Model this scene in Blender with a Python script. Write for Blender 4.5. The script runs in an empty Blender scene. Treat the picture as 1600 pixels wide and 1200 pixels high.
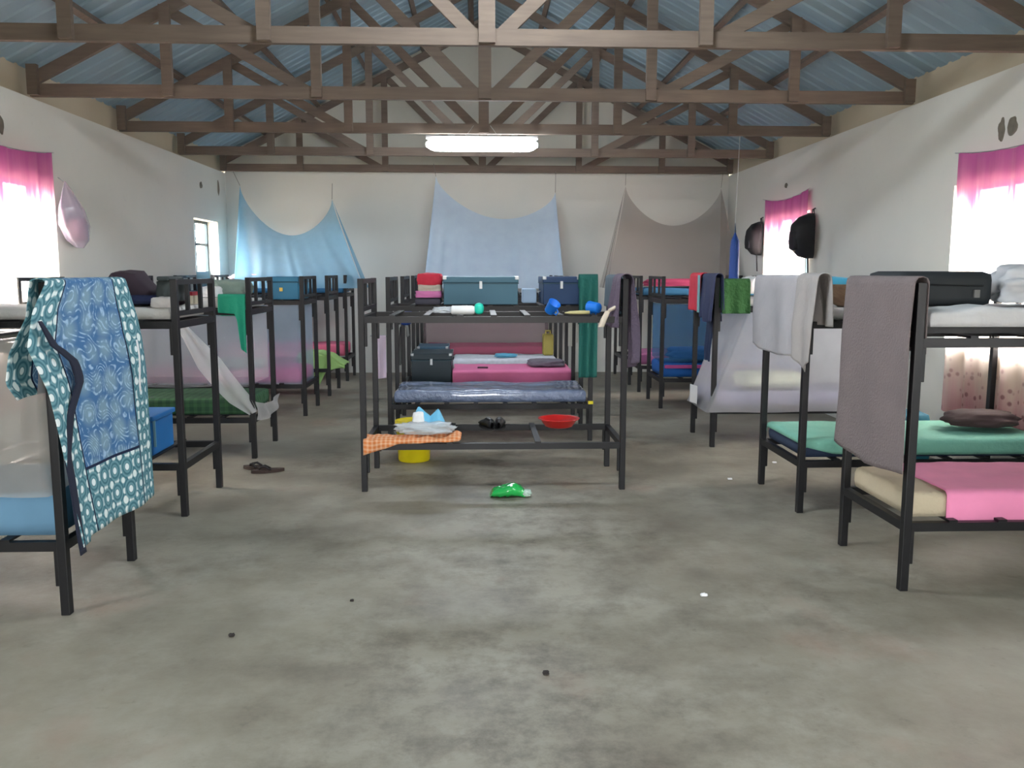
import bpy, bmesh, math, random
from mathutils import Vector, Matrix, noise
PI = math.pi
scene = bpy.context.scene
C = bpy.context.collection

# ---------------------------------------------------------------- camera
cam_d = bpy.data.cameras.new('camera')
cam = bpy.data.objects.new('camera', cam_d); C.objects.link(cam)
cam_d.sensor_width = 36.0
cam_d.lens = 36.0 * 1337.68 / 1600.0
cam_d.clip_start = 0.05
cam.location = (0, 0, 1.6)
pitch, yaw, roll = 0.1304, 0.0385, 0.0012
cam.rotation_euler = (Matrix.Rotation(-yaw, 3, 'Z') @ Matrix.Rotation(PI/2 - pitch, 3, 'X') @ Matrix.Rotation(roll, 3, 'Z')).to_euler()
scene.camera = cam

# ---------------------------------------------------------------- world, daylight, exposure
w = bpy.data.worlds.new('overcast_sky'); scene.world = w
w.use_nodes = True
bg = w.node_tree.nodes['Background']
bg.inputs[0].default_value = (0.97, 0.98, 1.0, 1)
bg.inputs[1].default_value = 22.0
scene.view_settings.view_transform = 'Standard'
scene.view_settings.look = 'None'
scene.view_settings.exposure = 0.98
scene.view_settings.gamma = 1.0
scene.view_settings.use_curve_mapping = False
scene.cycles.max_bounces = 10
scene.cycles.diffuse_bounces = 6
scene.cycles.transparent_max_bounces = 24
scene.cycles.use_denoising = True
scene.cycles.sample_clamp_indirect = 6.0

WL, WR, YF, YN = -3.90, 3.94, 13.65, -3.0     # inner faces of the room
ZW = 3.10                                      # top of the side walls / ring beam
WT = 0.22
# windows: (wall side, y0, y1, z0, z1)
WINS = [('L', 12.08, 13.17, 1.0, 2.33), ('L', 6.60, 8.12, 1.0, 2.40), ('L', 1.6, 2.4, 1.0, 2.35),
        ('R', 10.22, 11.73, 1.0, 2.33), ('R', 5.60, 7.10, 1.0, 2.31), ('R', 1.0, 1.9, 1.0, 2.31)]
def portal(loc, rot, sx, sy):
    d = bpy.data.lights.new('window_daylight_portal', 'AREA'); d.shape = 'RECTANGLE'; d.size = sx; d.size_y = sy
    d.cycles.is_portal = True
    o = bpy.data.objects.new('window_daylight_portal', d); C.objects.link(o); o.location = loc; o.rotation_euler = rot
for s, y0, y1, z0, z1 in WINS:
    x = WL - WT - .02 if s == 'L' else WR + WT + .02
    portal((x, (y0+y1)/2, (z0+z1)/2), (0, -PI/2 if s == 'L' else PI/2, 0), z1-z0, y1-y0)
portal((0, YN - WT - .02, 1.1), (PI/2, 0, 0), 1.1, 2.2)

# ---------------------------------------------------------------- materials
def lin(r, g, b):
    f = lambda c: (c/255/12.92) if c/255 <= .04045 else ((c/255+.055)/1.055)**2.4
    return (f(r), f(g), f(b), 1)
MATS = {}
def mat(name, col, rough=.7, metal=0, var=.12, scale=6, bump=0, bscale=40, spec=.5, coat=0):
    if name in MATS: return MATS[name]
    m = bpy.data.materials.new(name); m.use_nodes = True; nt = m.node_tree; N = nt.nodes; Lk = nt.links
    b = N['Principled BSDF']
    b.inputs['Roughness'].default_value = rough; b.inputs['Metallic'].default_value = metal
    b.inputs['Specular IOR Level'].default_value = spec
    if coat: b.inputs['Coat Weight'].default_value = coat; b.inputs['Coat Roughness'].default_value = .12
    c = lin(*col) if max(col) > 1.0001 else (*col, 1)
    tc = N.new('ShaderNodeTexCoord'); n = N.new('ShaderNodeTexNoise'); n.inputs['Scale'].default_value = scale; n.inputs['Detail'].default_value = 5
    Lk.new(tc.outputs['Object'], n.inputs['Vector'])
    mx = N.new('ShaderNodeMix'); mx.data_type = 'RGBA'
    mx.inputs[6].default_value = tuple(v*(1-var) for v in c[:3]) + (1,)
    mx.inputs[7].default_value = tuple(min(1, v*(1+var)) for v in c[:3]) + (1,)
    Lk.new(n.outputs['Fac'], mx.inputs[0]); Lk.new(mx.outputs[2], b.inputs['Base Color'])
    if bump:
        n2 = N.new('ShaderNodeTexNoise'); n2.inputs['Scale'].default_value = bscale; n2.inputs['Detail'].default_value = 4
        Lk.new(tc.outputs['Object'], n2.inputs['Vector'])
        bp = N.new('ShaderNodeBump'); bp.inputs['Strength'].default_value = bump; bp.inputs['Distance'].default_value = .02
        Lk.new(n2.outputs['Fac'], bp.inputs['Height']); Lk.new(bp.outputs[0], b.inputs['Normal'])
    MATS[name] = m
    return m

def node_mat(name):
    m = bpy.data.materials.new(name); m.use_nodes = True
    return m, m.node_tree.nodes, m.node_tree.links, m.node_tree.nodes['Principled BSDF']
def ramp(N, stops):
    r = N.new('ShaderNodeValToRGB'); e = r.color_ramp.elements
    while len(e) < len(stops): e.new(.5)
    for i, (p, c) in enumerate(stops): e[i].position = p; e[i].color = c
    return r
def noise_node(N, Lk, vec, scale, detail=6, rough=.55):
    n = N.new('ShaderNodeTexNoise'); n.inputs['Scale'].default_value = scale; n.inputs['Detail'].default_value = detail; n.inputs['Roughness'].default_value = rough
    Lk.new(vec, n.inputs['Vector']); return n
def mixc(N, Lk, fac, a, b, mode='MIX'):
    x = N.new('ShaderNodeMix'); x.data_type = 'RGBA'; x.blend_type = mode
    for s, v in ((0, fac), (6, a), (7, b)):
        if hasattr(v, 'is_output'): Lk.new(v, x.inputs[s])
        else: x.inputs[s].default_value = v
    return x.outputs[2]
def math_node(N, Lk, op, a, b=0.0, clamp=False):
    x = N.new('ShaderNodeMath'); x.operation = op; x.use_clamp = clamp
    for s, v in ((0, a), (1, b)):
        if hasattr(v, 'is_output'): Lk.new(v, x.inputs[s])
        else: x.inputs[s].default_value = v
    return x.outputs[0]

def floor_material():
    m, N, Lk, b = node_mat('stained_concrete')
    tc = N.new('ShaderNodeTexCoord'); v = tc.outputs['Object']
    base = noise_node(N, Lk, v, 1.4, 10, .66)
    r1 = ramp(N, [(.30, lin(120, 113, 101)), (.46, lin(138, 133, 119)), (.60, lin(150, 146, 133)), (.74, lin(162, 159, 147))]); Lk.new(base.outputs[0], r1.inputs[0])
    st = noise_node(N, Lk, v, 3.4, 12, .74)
    r2 = ramp(N, [(.43, (0, 0, 0, 1)), (.68, (1, 1, 1, 1))]); Lk.new(st.outputs[0], r2.inputs[0])
    big = noise_node(N, Lk, v, .55, 3, .5)
    r3 = ramp(N, [(.40, (0, 0, 0, 1)), (.62, (1, 1, 1, 1))]); Lk.new(big.outputs[0], r3.inputs[0])
    # worn, greasy walkway down the aisle (a mark that stays where it is)
    sx = N.new('ShaderNodeSeparateXYZ'); Lk.new(v, sx.inputs[0])
    ax = math_node(N, Lk, 'ABSOLUTE', math_node(N, Lk, 'SUBTRACT', sx.outputs[0], .25))
    aisle = math_node(N, Lk, 'SUBTRACT', 1.0, math_node(N, Lk, 'DIVIDE', ax, 2.4), True)
    f = math_node(N, Lk, 'MULTIPLY', r2.outputs[0], math_node(N, Lk, 'ADD', math_node(N, Lk, 'MULTIPLY', r3.outputs[0], .45), math_node(N, Lk, 'MULTIPLY', aisle, .60)), True)
    c = mixc(N, Lk, f, r1.outputs[0], lin(78, 70, 60))
    rd = noise_node(N, Lk, v, .9, 5, .6); r5 = ramp(N, [(.58, (0, 0, 0, 1)), (.74, (1, 1, 1, 1))]); Lk.new(rd.outputs[0], r5.inputs[0])
    c = mixc(N, Lk, math_node(N, Lk, 'MULTIPLY', r5.outputs[0], .45), c, lin(150, 116, 102))
    sp = noise_node(N, Lk, v, 9, 5, .7)
    r4 = ramp(N, [(.60, (0, 0, 0, 1)), (.74, (1, 1, 1, 1))]); Lk.new(sp.outputs[0], r4.inputs[0])
    c = mixc(N, Lk, math_node(N, Lk, 'MULTIPLY', r4.outputs[0], .35), c, lin(70, 64, 56))
    Lk.new(c, b.inputs['Base Color'])
    rr = ramp(N, [(.3, (.38, .38, .38, 1)), (.7, (.62, .62, .62, 1))]); Lk.new(base.outputs[0], rr.inputs[0]); Lk.new(rr.outputs[0], b.inputs['Roughness'])
    bp = N.new('ShaderNodeBump'); bp.inputs['Strength'].default_value = .25; bp.inputs['Distance'].default_value = .01
    Lk.new(st.outputs[0], bp.inputs['Height']); Lk.new(bp.outputs[0], b.inputs['Normal'])
    b.inputs['Specular IOR Level'].default_value = .35
    return m

def cloth_mat(name, col, trans=.0, sheer=.0, var=.1, fold=0):
    """woven cloth: some light comes through (trans), an open weave lets the view through (sheer)"""
    if name in MATS: return MATS[name]
    m = bpy.data.materials.new(name); m.use_nodes = True; nt = m.node_tree; N = nt.nodes; Lk = nt.links
    N.remove(N['Principled BSDF']); out = N['Material Output']
    tc = N.new('ShaderNodeTexCoord'); n = noise_node(N, Lk, tc.outputs['Object'], 7, 4)
    c = lin(*col)
    col_o = mixc(N, Lk, n.outputs['Fac'], tuple(v*(1-var) for v in c[:3])+(1,), tuple(min(1, v*(1+var)) for v in c[:3])+(1,))
    d = N.new('ShaderNodeBsdfDiffuse'); Lk.new(col_o, d.inputs[0]); o = d.outputs[0]
    if trans:
        t = N.new('ShaderNodeBsdfTranslucent'); Lk.new(col_o, t.inputs[0])
        x = N.new('ShaderNodeMixShader'); x.inputs[0].default_value = trans; Lk.new(o, x.inputs[1]); Lk.new(t.outputs[0], x.inputs[2]); o = x.outputs[0]
    if sheer:
        t = N.new('ShaderNodeBsdfTransparent'); x = N.new('ShaderNodeMixShader'); x.inputs[0].default_value = sheer
        Lk.new(o, x.inputs[1]); Lk.new(t.outputs[0], x.inputs[2]); o = x.outputs[0]
    Lk.new(o, out.inputs[0]); MATS[name] = m
    return m

def curtain_material():
    """pink curtain: window glare painted in as a fade from magenta heading to cream, printed blossoms near the hem; UV v runs from hem (0) to heading (1)"""
    m = bpy.data.materials.new('glare_faded_curtain'); m.use_nodes = True; N = m.node_tree.nodes; Lk = m.node_tree.links
    N.remove(N['Principled BSDF']); out = N['Material Output']
    uv = N.new('ShaderNodeUVMap'); s = N.new('ShaderNodeSeparateXYZ'); Lk.new(uv.outputs[0], s.inputs[0])
    st = N.new('ShaderNodeMapping'); st.inputs['Scale'].default_value = (9, .6, 1); Lk.new(uv.outputs[0], st.inputs[0])
    nz = noise_node(N, Lk, st.outputs[0], 1.6, 3)
    vv = math_node(N, Lk, 'ADD', s.outputs[1], math_node(N, Lk, 'MULTIPLY', math_node(N, Lk, 'SUBTRACT', nz.outputs[0], .5), .30))
    r = ramp(N, [(.0, lin(212, 150, 160)), (.20, lin(232, 212, 200)), (.55, lin(244, 234, 212)), (.74, lin(236, 200, 208)), (.86, lin(206, 130, 170)), (1.0, lin(190, 100, 158))]); Lk.new(vv, r.inputs[0])  # cream middle is painted in for daylight washing out the pink
    dens = ramp(N, [(.70, (.70, .70, .70, 1)), (.84, (.16, .16, .16, 1))]); Lk.new(vv, dens.inputs[0])
    op = ramp(N, [(.70, (.28, .28, .28, 1)), (.84, (.03, .03, .03, 1))]); Lk.new(vv, op.inputs[0])
    vo = N.new('ShaderNodeTexVoronoi'); vo.inputs['Scale'].default_value = 15
    mp = N.new('ShaderNodeMapping'); mp.inputs['Scale'].default_value = (1.5, 2.0, 1); Lk.new(uv.outputs[0], mp.inputs[0]); Lk.new(mp.outputs[0], vo.inputs['Vector'])
    d = ramp(N, [(.18, (1, 1, 1, 1)), (.34, (0, 0, 0, 1))]); Lk.new(vo.outputs['Distance'], d.inputs[0])
    band = ramp(N, [(.12, (1, 1, 1, 1)), (.30, (0, 0, 0, 1))]); Lk.new(s.outputs[1], band.inputs[0])
    c = mixc(N, Lk, math_node(N, Lk, 'MULTIPLY', math_node(N, Lk, 'MULTIPLY', d.outputs[0], band.outputs[0]), .75), r.outputs[0], lin(120, 50, 70))
    a = N.new('ShaderNodeBsdfDiffuse'); t = N.new('ShaderNodeBsdfTranslucent'); Lk.new(c, a.inputs[0]); Lk.new(c, t.inputs[0])
    x = N.new('ShaderNodeMixShader'); Lk.new(dens.outputs[0], x.inputs[0]); Lk.new(a.outputs[0], x.inputs[1]); Lk.new(t.outputs[0], x.inputs[2])
    tr = N.new('ShaderNodeBsdfTransparent'); y = N.new('ShaderNodeMixShader'); Lk.new(op.outputs[0], y.inputs[0])
    Lk.new(x.outputs[0], y.inputs[1]); Lk.new(tr.outputs[0], y.inputs[2]); Lk.new(y.outputs[0], out.inputs[0])
    return m

def kitenge_material():
    """printed wrap: blue swirl field, teal border with white medallions and navy lines; UV in 0..1"""
    m, N, Lk, b = node_mat('printed_wrap_cloth'); b.inputs['Roughness'].default_value = .85; b.inputs['Specular IOR Level'].default_value = .2
    uv = N.new('ShaderNodeUVMap'); s = N.new('ShaderNodeSeparateXYZ'); Lk.new(uv.outputs[0], s.inputs[0])
    mp = N.new('ShaderNodeMapping'); mp.inputs['Scale'].default_value = (1.05, 2.0, 1); Lk.new(uv.outputs[0], mp.inputs[0])
    # swirl field
    n0 = noise_node(N, Lk, mp.outputs[0], 8.5, 0)
    ang = math_node(N, Lk, 'MULTIPLY', n0.outputs[0], 52.0)
    s2 = N.new('ShaderNodeSeparateXYZ'); Lk.new(mp.outputs[0], s2.inputs[0])
    ph = math_node(N, Lk, 'ADD', math_node(N, Lk, 'MULTIPLY', math_node(N, Lk, 'ADD', s2.outputs[0], s2.outputs[1]), 70.0), ang)
    str_ = math_node(N, Lk, 'SINE', ph)
    rw = ramp(N, [(.25, (0, 0, 0, 1)), (.85, (1, 1, 1, 1))]); Lk.new(str_, rw.inputs[0])
    nb = noise_node(N, Lk, mp.outputs[0], 26, 2); rn = ramp(N, [(.42, (0, 0, 0, 1)), (.58, (1, 1, 1, 1))]); Lk.new(nb.outputs[0], rn.inputs[0])
    v0 = N.new('ShaderNodeTexVoronoi'); v0.inputs['Scale'].default_value = 6.5; v0.inputs['Randomness'].default_value = .3; Lk.new(mp.outputs[0], v0.inputs['Vector'])
    rb = ramp(N, [(.25, (0, 0, 0, 1)), (.6, (1, 1, 1, 1))]); Lk.new(v0.outputs['Distance'], rb.inputs[0])
    field = mixc(N, Lk, rb.outputs[0], lin(120, 150, 168), lin(66, 108, 152))
    field = mixc(N, Lk, math_node(N, Lk, 'MULTIPLY', math_node(N, Lk, 'MULTIPLY', rw.outputs[0], rn.outputs[0]), .75), field, lin(170, 200, 224))
    # medallion border
    v1 = N.new('ShaderNodeTexVoronoi'); v1.inputs['Scale'].default_value = 7.5; v1.inputs['Randomness'].default_value = .10; Lk.new(mp.outputs[0], v1.inputs['Vector'])
    rr = N.new('ShaderNodeMath'); rr.operation = 'SINE'; Lk.new(math_node(N, Lk, 'MULTIPLY', v1.outputs['Distance'], 34.0), rr.inputs[0])
    border = mixc(N, Lk, math_node(N, Lk, 'MULTIPLY', math_node(N, Lk, 'ADD', rr.outputs[0], 1.0), .28), lin(60, 110, 124), lin(135, 178, 184))
    dot = ramp(N, [(.14, (1, 1, 1, 1)), (.17, (0, 0, 0, 1))]); Lk.new(v1.outputs['Distance'], dot.inputs[0])
    border = mixc(N, Lk, dot.outputs[0], border, lin(225, 236, 236))
    v2 = N.new('ShaderNodeTexVoronoi'); v2.inputs['Scale'].default_value = 15; v2.inputs['Randomness'].default_value = .3; Lk.new(mp.outputs[0], v2.inputs['Vector'])
    far = ramp(N, [(.42, (0, 0, 0, 1)), (.50, (1, 1, 1, 1))]); Lk.new(v1.outputs['Distance'], far.inputs[0])
    d2 = ramp(N, [(.34, (1, 1, 1, 1)), (.42, (0, 0, 0, 1))]); Lk.new(v2.outputs['Distance'], d2.inputs[0])
    border = mixc(N, Lk, math_node(N, Lk, 'MULTIPLY', far.outputs[0], d2.outputs[0]), border, lin(222, 234, 232))
    inside = math_node(N, Lk, 'MULTIPLY', math_node(N, Lk, 'MULTIPLY', math_node(N, Lk, 'GREATER_THAN', s.outputs[0], .21), math_node(N, Lk, 'LESS_THAN', s.outputs[0], .80)), math_node(N, Lk, 'GREATER_THAN', s.outputs[1], .18))
    c = mixc(N, Lk, inside, border, field)
    def line(src, p, wd): return math_node(N, Lk, 'LESS_THAN', math_node(N, Lk, 'ABSOLUTE', math_node(N, Lk, 'SUBTRACT', src, p)), wd)
    l = math_node(N, Lk, 'MAXIMUM', line(s.outputs[0], .21, .006), line(s.outputs[0], .80, .006))
    hl = math_node(N, Lk, 'MULTIPLY', line(s.outputs[1], .18, .004), math_node(N, Lk, 'MULTIPLY', math_node(N, Lk, 'GREATER_THAN', s.outputs[0], .21), math_node(N, Lk, 'LESS_THAN', s.outputs[0], .80)))
    l = math_node(N, Lk, 'MAXIMUM', l, hl)
    c = mixc(N, Lk, l, c, lin(22, 34, 62))
    Lk.new(c, b.inputs['Base Color'])
    return m

def wall_material(name, a, bcol):
    m, N, Lk, b = node_mat(name); tc = N.new('ShaderNodeTexCoord')
    n1 = noise_node(N, Lk, tc.outputs['Object'], .9, 6); n2 = noise_node(N, Lk, tc.outputs['Object'], 14, 4)
    c = mixc(N, Lk, n1.outputs[0], lin(*a), lin(*bcol))
    r = ramp(N, [(.66, (0, 0, 0, 1)), (.78, (1, 1, 1, 1))]); Lk.new(n2.outputs[0], r.inputs[0])
    c = mixc(N, Lk, math_node(N, Lk, 'MULTIPLY', r.outputs[0], .10), c, lin(120, 112, 100))
    Lk.new(c, b.inputs['Base Color']); b.inputs['Roughness'].default_value = .8; b.inputs['Specular IOR Level'].default_value = .3
    bp = N.new('ShaderNodeBump'); bp.inputs['Strength'].default_value = .12; bp.inputs['Distance'].default_value = .01
    Lk.new(n2.outputs[0], bp.inputs['Height']); Lk.new(bp.outputs[0], b.inputs['Normal'])
    return m

def wood_material(name, a, bcol):
    m, N, Lk, b = node_mat(name); tc = N.new('ShaderNodeTexCoord')
    mp = N.new('ShaderNodeMapping'); mp.inputs['Scale'].default_value = (1.2, 14, 14); Lk.new(tc.outputs['Object'], mp.inputs[0])
    n1 = noise_node(N, Lk, mp.outputs[0], 2.2, 6); n2 = noise_node(N, Lk, tc.outputs['Object'], 1.3, 3)
    c = mixc(N, Lk, n1.outputs[0], lin(*a), lin(*bcol))
    c = mixc(N, Lk, math_node(N, Lk, 'MULTIPLY', n2.outputs[0], .5), c, lin(66, 56, 52))
    Lk.new(c, b.inputs['Base Color']); b.inputs['Roughness'].default_value = .8
    return m

def check_material(name, a, bcol, ccol, sc):
    """woven check blanket"""
    m, N, Lk, b = node_mat(name); tc = N.new('ShaderNodeTexCoord'); s = N.new('ShaderNodeSeparateXYZ'); Lk.new(tc.outputs['Object'], s.inputs[0])
    def stripes(o, k): return math_node(N, Lk, 'GREATER_THAN', math_node(N, Lk, 'SINE', math_node(N, Lk, 'MULTIPLY', o, k)), .15)
    f = math_node(N, Lk, 'MULTIPLY', math_node(N, Lk, 'ADD', stripes(s.outputs[0], sc), stripes(math_node(N, Lk, 'ADD', s.outputs[1], s.outputs[2]), sc)), .5)
    c = mixc(N, Lk, f, lin(*a), lin(*bcol)); c = mixc(N, Lk, math_node(N, Lk, 'MULTIPLY', noise_node(N, Lk, tc.outputs['Object'], 5).outputs[0], .3), c, lin(*ccol))
    Lk.new(c, b.inputs['Base Color']); b.inputs['Roughness'].default_value = .9
    return m

def emit_mat(name, col, s):
    m = bpy.data.materials.new(name); m.use_nodes = True; N = m.node_tree.nodes
    N.remove(N['Principled BSDF']); e = N.new('ShaderNodeEmission'); e.inputs[0].default_value = (*col, 1); e.inputs[1].default_value = s
    m.node_tree.links.new(e.outputs[0], N['Material Output'].inputs[0]); return m

def plastic_film(name, tint=(230, 236, 240), sheer=.55):
    m = bpy.data.materials.new(name); m.use_nodes = True; N = m.node_tree.nodes; Lk = m.node_tree.links
    b = N['Principled BSDF']; b.inputs['Base Color'].default_value = lin(*tint); b.inputs['Roughness'].default_value = .18
    t = N.new('ShaderNodeBsdfTransparent'); x = N.new('ShaderNodeMixShader'); x.inputs[0].default_value = sheer
    Lk.new(b.outputs[0], x.inputs[1]); Lk.new(t.outputs[0], x.inputs[2]); Lk.new(x.outputs[0], N['Material Output'].inputs[0]); return m

M_black = mat('black_painted_steel', (13, 13, 17), .45, .1, .2, 9)
M_wall = wall_material('cream_wall_paint', (222, 223, 216), (206, 208, 202))
M_wall_up = wall_material('beige_upper_wall', (192, 183, 162), (172, 163, 142))  # upper side walls, a darker beige than the walls below
M_floor = floor_material()
M_wood = wood_material('weathered_roof_timber', (136, 120, 104), (84, 74, 68))
M_roof = mat('blue_grey_roof_sheet', (134, 158, 170), .6, .1, .12, 2)
M_pinkc = curtain_material()
M_net_w = cloth_mat('white_netting', (222, 222, 228), .45, .74)
M_net_w3 = cloth_mat('white_netting_double', (222, 222, 226), .45, .56)
M_net_w2 = cloth_mat('white_netting_gathered', (232, 232, 232), .35, .45)
M_net_b = cloth_mat('pale_blue_netting', (168, 192, 214), .45, .58)
M_net_blue = cloth_mat('blue_netting', (150, 200, 228), .3, .30)
M_net_sky = cloth_mat('sky_blue_netting', (206, 228, 255), .2, .26)
M_net_beige = cloth_mat('beige_netting', (176, 160, 152), .4, .62)
M_steel = mat('galvanised_steel', (175, 180, 182), .4, .7)
M_white = mat('white_plastic', (235, 235, 235), .4)

# ---------------------------------------------------------------- mesh helpers
class MB:
    def __init__(s): s.bm = bmesh.new(); s.uv = s.bm.loops.layers.uv.new('UVMap')
    def box(s, a, b, bev=0):
        x0, y0, z0 = [min(p, q) for p, q in zip(a, b)]; x1, y1, z1 = [max(p, q) for p, q in zip(a, b)]
        v = [s.bm.verts.new(p) for p in ((x0,y0,z0),(x1,y0,z0),(x1,y1,z0),(x0,y1,z0),(x0,y0,z1),(x1,y0,z1),(x1,y1,z1),(x0,y1,z1))]
        fs = [s.bm.faces.new([v[i] for i in f]) for f in ((0,3,2,1),(4,5,6,7),(0,1,5,4),(1,2,6,5),(2,3,7,6),(3,0,4,7))]
        if bev:
            ed = list({e for f in fs for e in f.edges})
            bmesh.ops.bevel(s.bm, geom=ed, offset=bev, segments=2, affect='EDGES', profile=.6)
        return s
    def bar(s, p, q, w, h, up=(0, 0, 1)):
        """rectangular bar from p to q, w across, h along 'up'"""
        p, q = Vector(p), Vector(q); d = (q-p).normalized(); u = Vector(up)
        side = d.cross(u)
        if side.length < 1e-4: side = d.cross(Vector((1, 0, 0)))
        side.normalize(); u = side.cross(d).normalized()
        v = []
        for c in (p, q):
            for a, b in ((-1,-1),(1,-1),(1,1),(-1,1)): v.append(s.bm.verts.new(c + side*(a*w/2) + u*(b*h/2)))
        for f in ((3,2,1,0),(4,5,6,7),(0,1,5,4),(1,2,6,5),(2,3,7,6),(3,0,4,7)): s.bm.faces.new([v[i] for i in f])
        return s
    def tube(s, pts, r, n=8, cap=True):
        pts = [Vector(p) for p in pts]; rings = []
        rr = r if isinstance(r, (list, tuple)) else [r]*len(pts)
        prev = None
        for i, p in enumerate(pts):
            d = (pts[min(i+1, len(pts)-1)] - pts[max(i-1, 0)]).normalized()
            a = d.cross(Vector((0, 0, 1)))
            if a.length < .1: a = d.cross(Vector((1, 0, 0)))
            a.normalize()
            if prev is not None and a.dot(prev) < 0: a = -a
            prev = a; b = d.cross(a).normalized()
            rings.append([s.bm.verts.new(p + (a*math.cos(t)+b*math.sin(t))*rr[i]) for t in [2*PI*k/n for k in range(n)]])
        for i in range(len(rings)-1):
            for k in range(n): s.bm.faces.new((rings[i][k], rings[i][(k+1) % n], rings[i+1][(k+1) % n], rings[i+1][k]))
        if cap: s.bm.faces.new(rings[0][::-1]); s.bm.faces.new(rings[-1])
        return s
    def lathe(s, prof, n=32, mtx=None, sx=1, sy=1):
        """prof: list of (r, z)"""
        rings = []
        for r, z in prof:
            if r < 1e-5: rings.append([s.bm.verts.new((0, 0, z))])
            else: rings.append([s.bm.verts.new((r*sx*math.cos(2*PI*k/n), r*sy*math.sin(2*PI*k/n), z)) for k in range(n)])
        for a, b in zip(rings, rings[1:]):
            for k in range(n):
                k2 = (k+1) % n
                if len(a) == 1 and len(b) == 1: continue
                if len(a) == 1: s.bm.faces.new((a[0], b[k2], b[k]))
                elif len(b) == 1: s.bm.faces.new((a[k], a[k2], b[0]))
                else: s.bm.faces.new((a[k], a[k2], b[k2], b[k]))
        if mtx is not None: bmesh.ops.transform(s.bm, matrix=mtx, verts=[v for r in rings for v in r])
        return s
    def grid(s, fn, nu, nv):
        V = [[s.bm.verts.new(fn(i/nu, j/nv)) for j in range(nv+1)] for i in range(nu+1)]
        for i in range(nu):
            for j in range(nv):
                f = s.bm.faces.new((V[i][j], V[i+1][j], V[i+1][j+1], V[i][j+1]))
                for l, (a, b) in zip(f.loops, ((i, j), (i+1, j), (i+1, j+1), (i, j+1))): l[s.uv].uv = (a/nu, b/nv)
        return s
    def blob(s, c, size, seed=0, amp=.18, freq=2.2, box=.5, n=18, flat=True):
        """soft lump: box..1 squareness, crumpled with noise"""
        r = bmesh.ops.create_icosphere(s.bm, subdivisions=4, radius=1)
        for v in r['verts']:
            d = v.co.normalized(); m = max(abs(d.x), abs(d.y), abs(d.z)); q = d*(1-box) + (d/m)*box*.92
            k = 1 + amp*noise.noise(d*freq + Vector((seed*7.3, seed*3.1, seed))) + amp*.4*noise.noise(d*freq*3.1 + Vector((seed, 0, seed*5)))
            q = q*k
            if flat and q.z < -.55: q.z = -.55 - (-.55-q.z)*.12
            v.co = Vector((q.x*size[0]/2, q.y*size[1]/2, q.z*size[2]/2)) + Vector(c)
        return s
    def build(s, name, m, parent=None, smooth=False, thick=0, bevel=0, sub=0, origin=None):
        bm = s.bm
        bmesh.ops.recalc_face_normals(bm, faces=bm.faces[:])
        if parent is not None: off = parent_world(parent)
        elif origin is not None: off = Vector(origin)
        else: off = Vector((0, 0, 0))
        if off.length: bmesh.ops.translate(bm, vec=-off, verts=bm.verts[:])
        me = bpy.data.meshes.new(name); bm.to_mesh(me); bm.free()
        if smooth:
            for p in me.polygons: p.use_smooth = True
        me.materials.append(m)
        o = bpy.data.objects.new(name, me); C.objects.link(o)
        if parent is not None: o.parent = parent
        elif origin is not None: o.location = origin
        if thick:
            md = o.modifiers.new('cloth_thickness', 'SOLIDIFY'); md.thickness = thick; md.offset = 0
        if bevel:
            md = o.modifiers.new('soft_edges', 'BEVEL'); md.width = bevel; md.segments = 2; md.limit_method = 'ANGLE'
        if sub:
            md = o.modifiers.new('smooth', 'SUBSURF'); md.levels = sub; md.render_levels = sub
        return o
def parent_world(p):
    v = Vector((0, 0, 0))
    while p is not None: v = v + p.location; p = p.parent
    return v
def centre(s):
    xs = [v.co for v in s.bm.verts]; n = len(xs)
    return (sum(v.x for v in xs)/n, sum(v.y for v in xs)/n, min(v.z for v in xs))
def tag(o, label, cat, group=None, kind=None):
    if label: o['label'] = label
    if cat: o['category'] = cat
    if group: o['group'] = group
    if kind: o['kind'] = kind
    return o
def thing(name, loc, label, cat, group=None):
    o = bpy.data.objects.new(name, None); o.empty_display_size = .1; C.objects.link(o); o.location = loc
    return tag(o, label, cat, group)
def single(name, mb, m, label, cat, group=None, **k):
    o = mb.build(name, m, None, origin=centre(mb), **k)
    return tag(o, label, cat, group)
def struct(name, mb, m, parent=None, **k):
    o = mb.build(name, m, parent, **k)
    if parent is None: o['kind'] = 'structure'
    return o
def lerp(a, b, t): return a + (b-a)*t
def pw(x, pts):
    """piecewise linear"""
    if x <= pts[0][0]: return pts[0][1]
    for (a, b), (c, d) in zip(pts, pts[1:]):
        if x <= c: return lerp(b, d, (x-a)/(c-a))
    return pts[-1][1]

# ---------------------------------------------------------------- room shell
struct('floor', MB().box((WL-WT, YN-WT, -.1), (WR+WT, YF+WT, 0)), M_floor)
def rz(x): return 5.42 - .52*abs(x-.02)         # underside of the roof sheets
def side_wall(name, s):
    x0, x1 = (WL-WT, WL) if s == 'L' else (WR, WR+WT)
    ws = sorted([q for q in WINS if q[0] == s], key=lambda q: q[1])
    m = MB(); y = YN
    for _, a, b, z0, z1 in ws:
        m.box((x0, y, 0), (x1, a, ZW)); m.box((x0, a, 0), (x1, b, z0)); m.box((x0, a, z1), (x1, b, ZW)); y = b
    m.box((x0, y, 0), (x1, YF+WT, ZW))
    o = struct(name, m, M_wall)
    m = MB(); k = .05 if s == 'R' else -.05
    ext = .02
    m.box((x0+k, YN, ZW), (x1+k, YF+WT, rz(x0+k if s == 'R' else x1+k)+.03))
    struct('upper_wall', m, M_wall_up, o)
    return o
wall_left = side_wall('wall_left', 'L'); wall_right = side_wall('wall_right', 'R')
m = MB(); m.box((WL, YF, 0), (WR, YF+WT, ZW+.08)); wb = struct('wall_back', m, M_wall)
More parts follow.
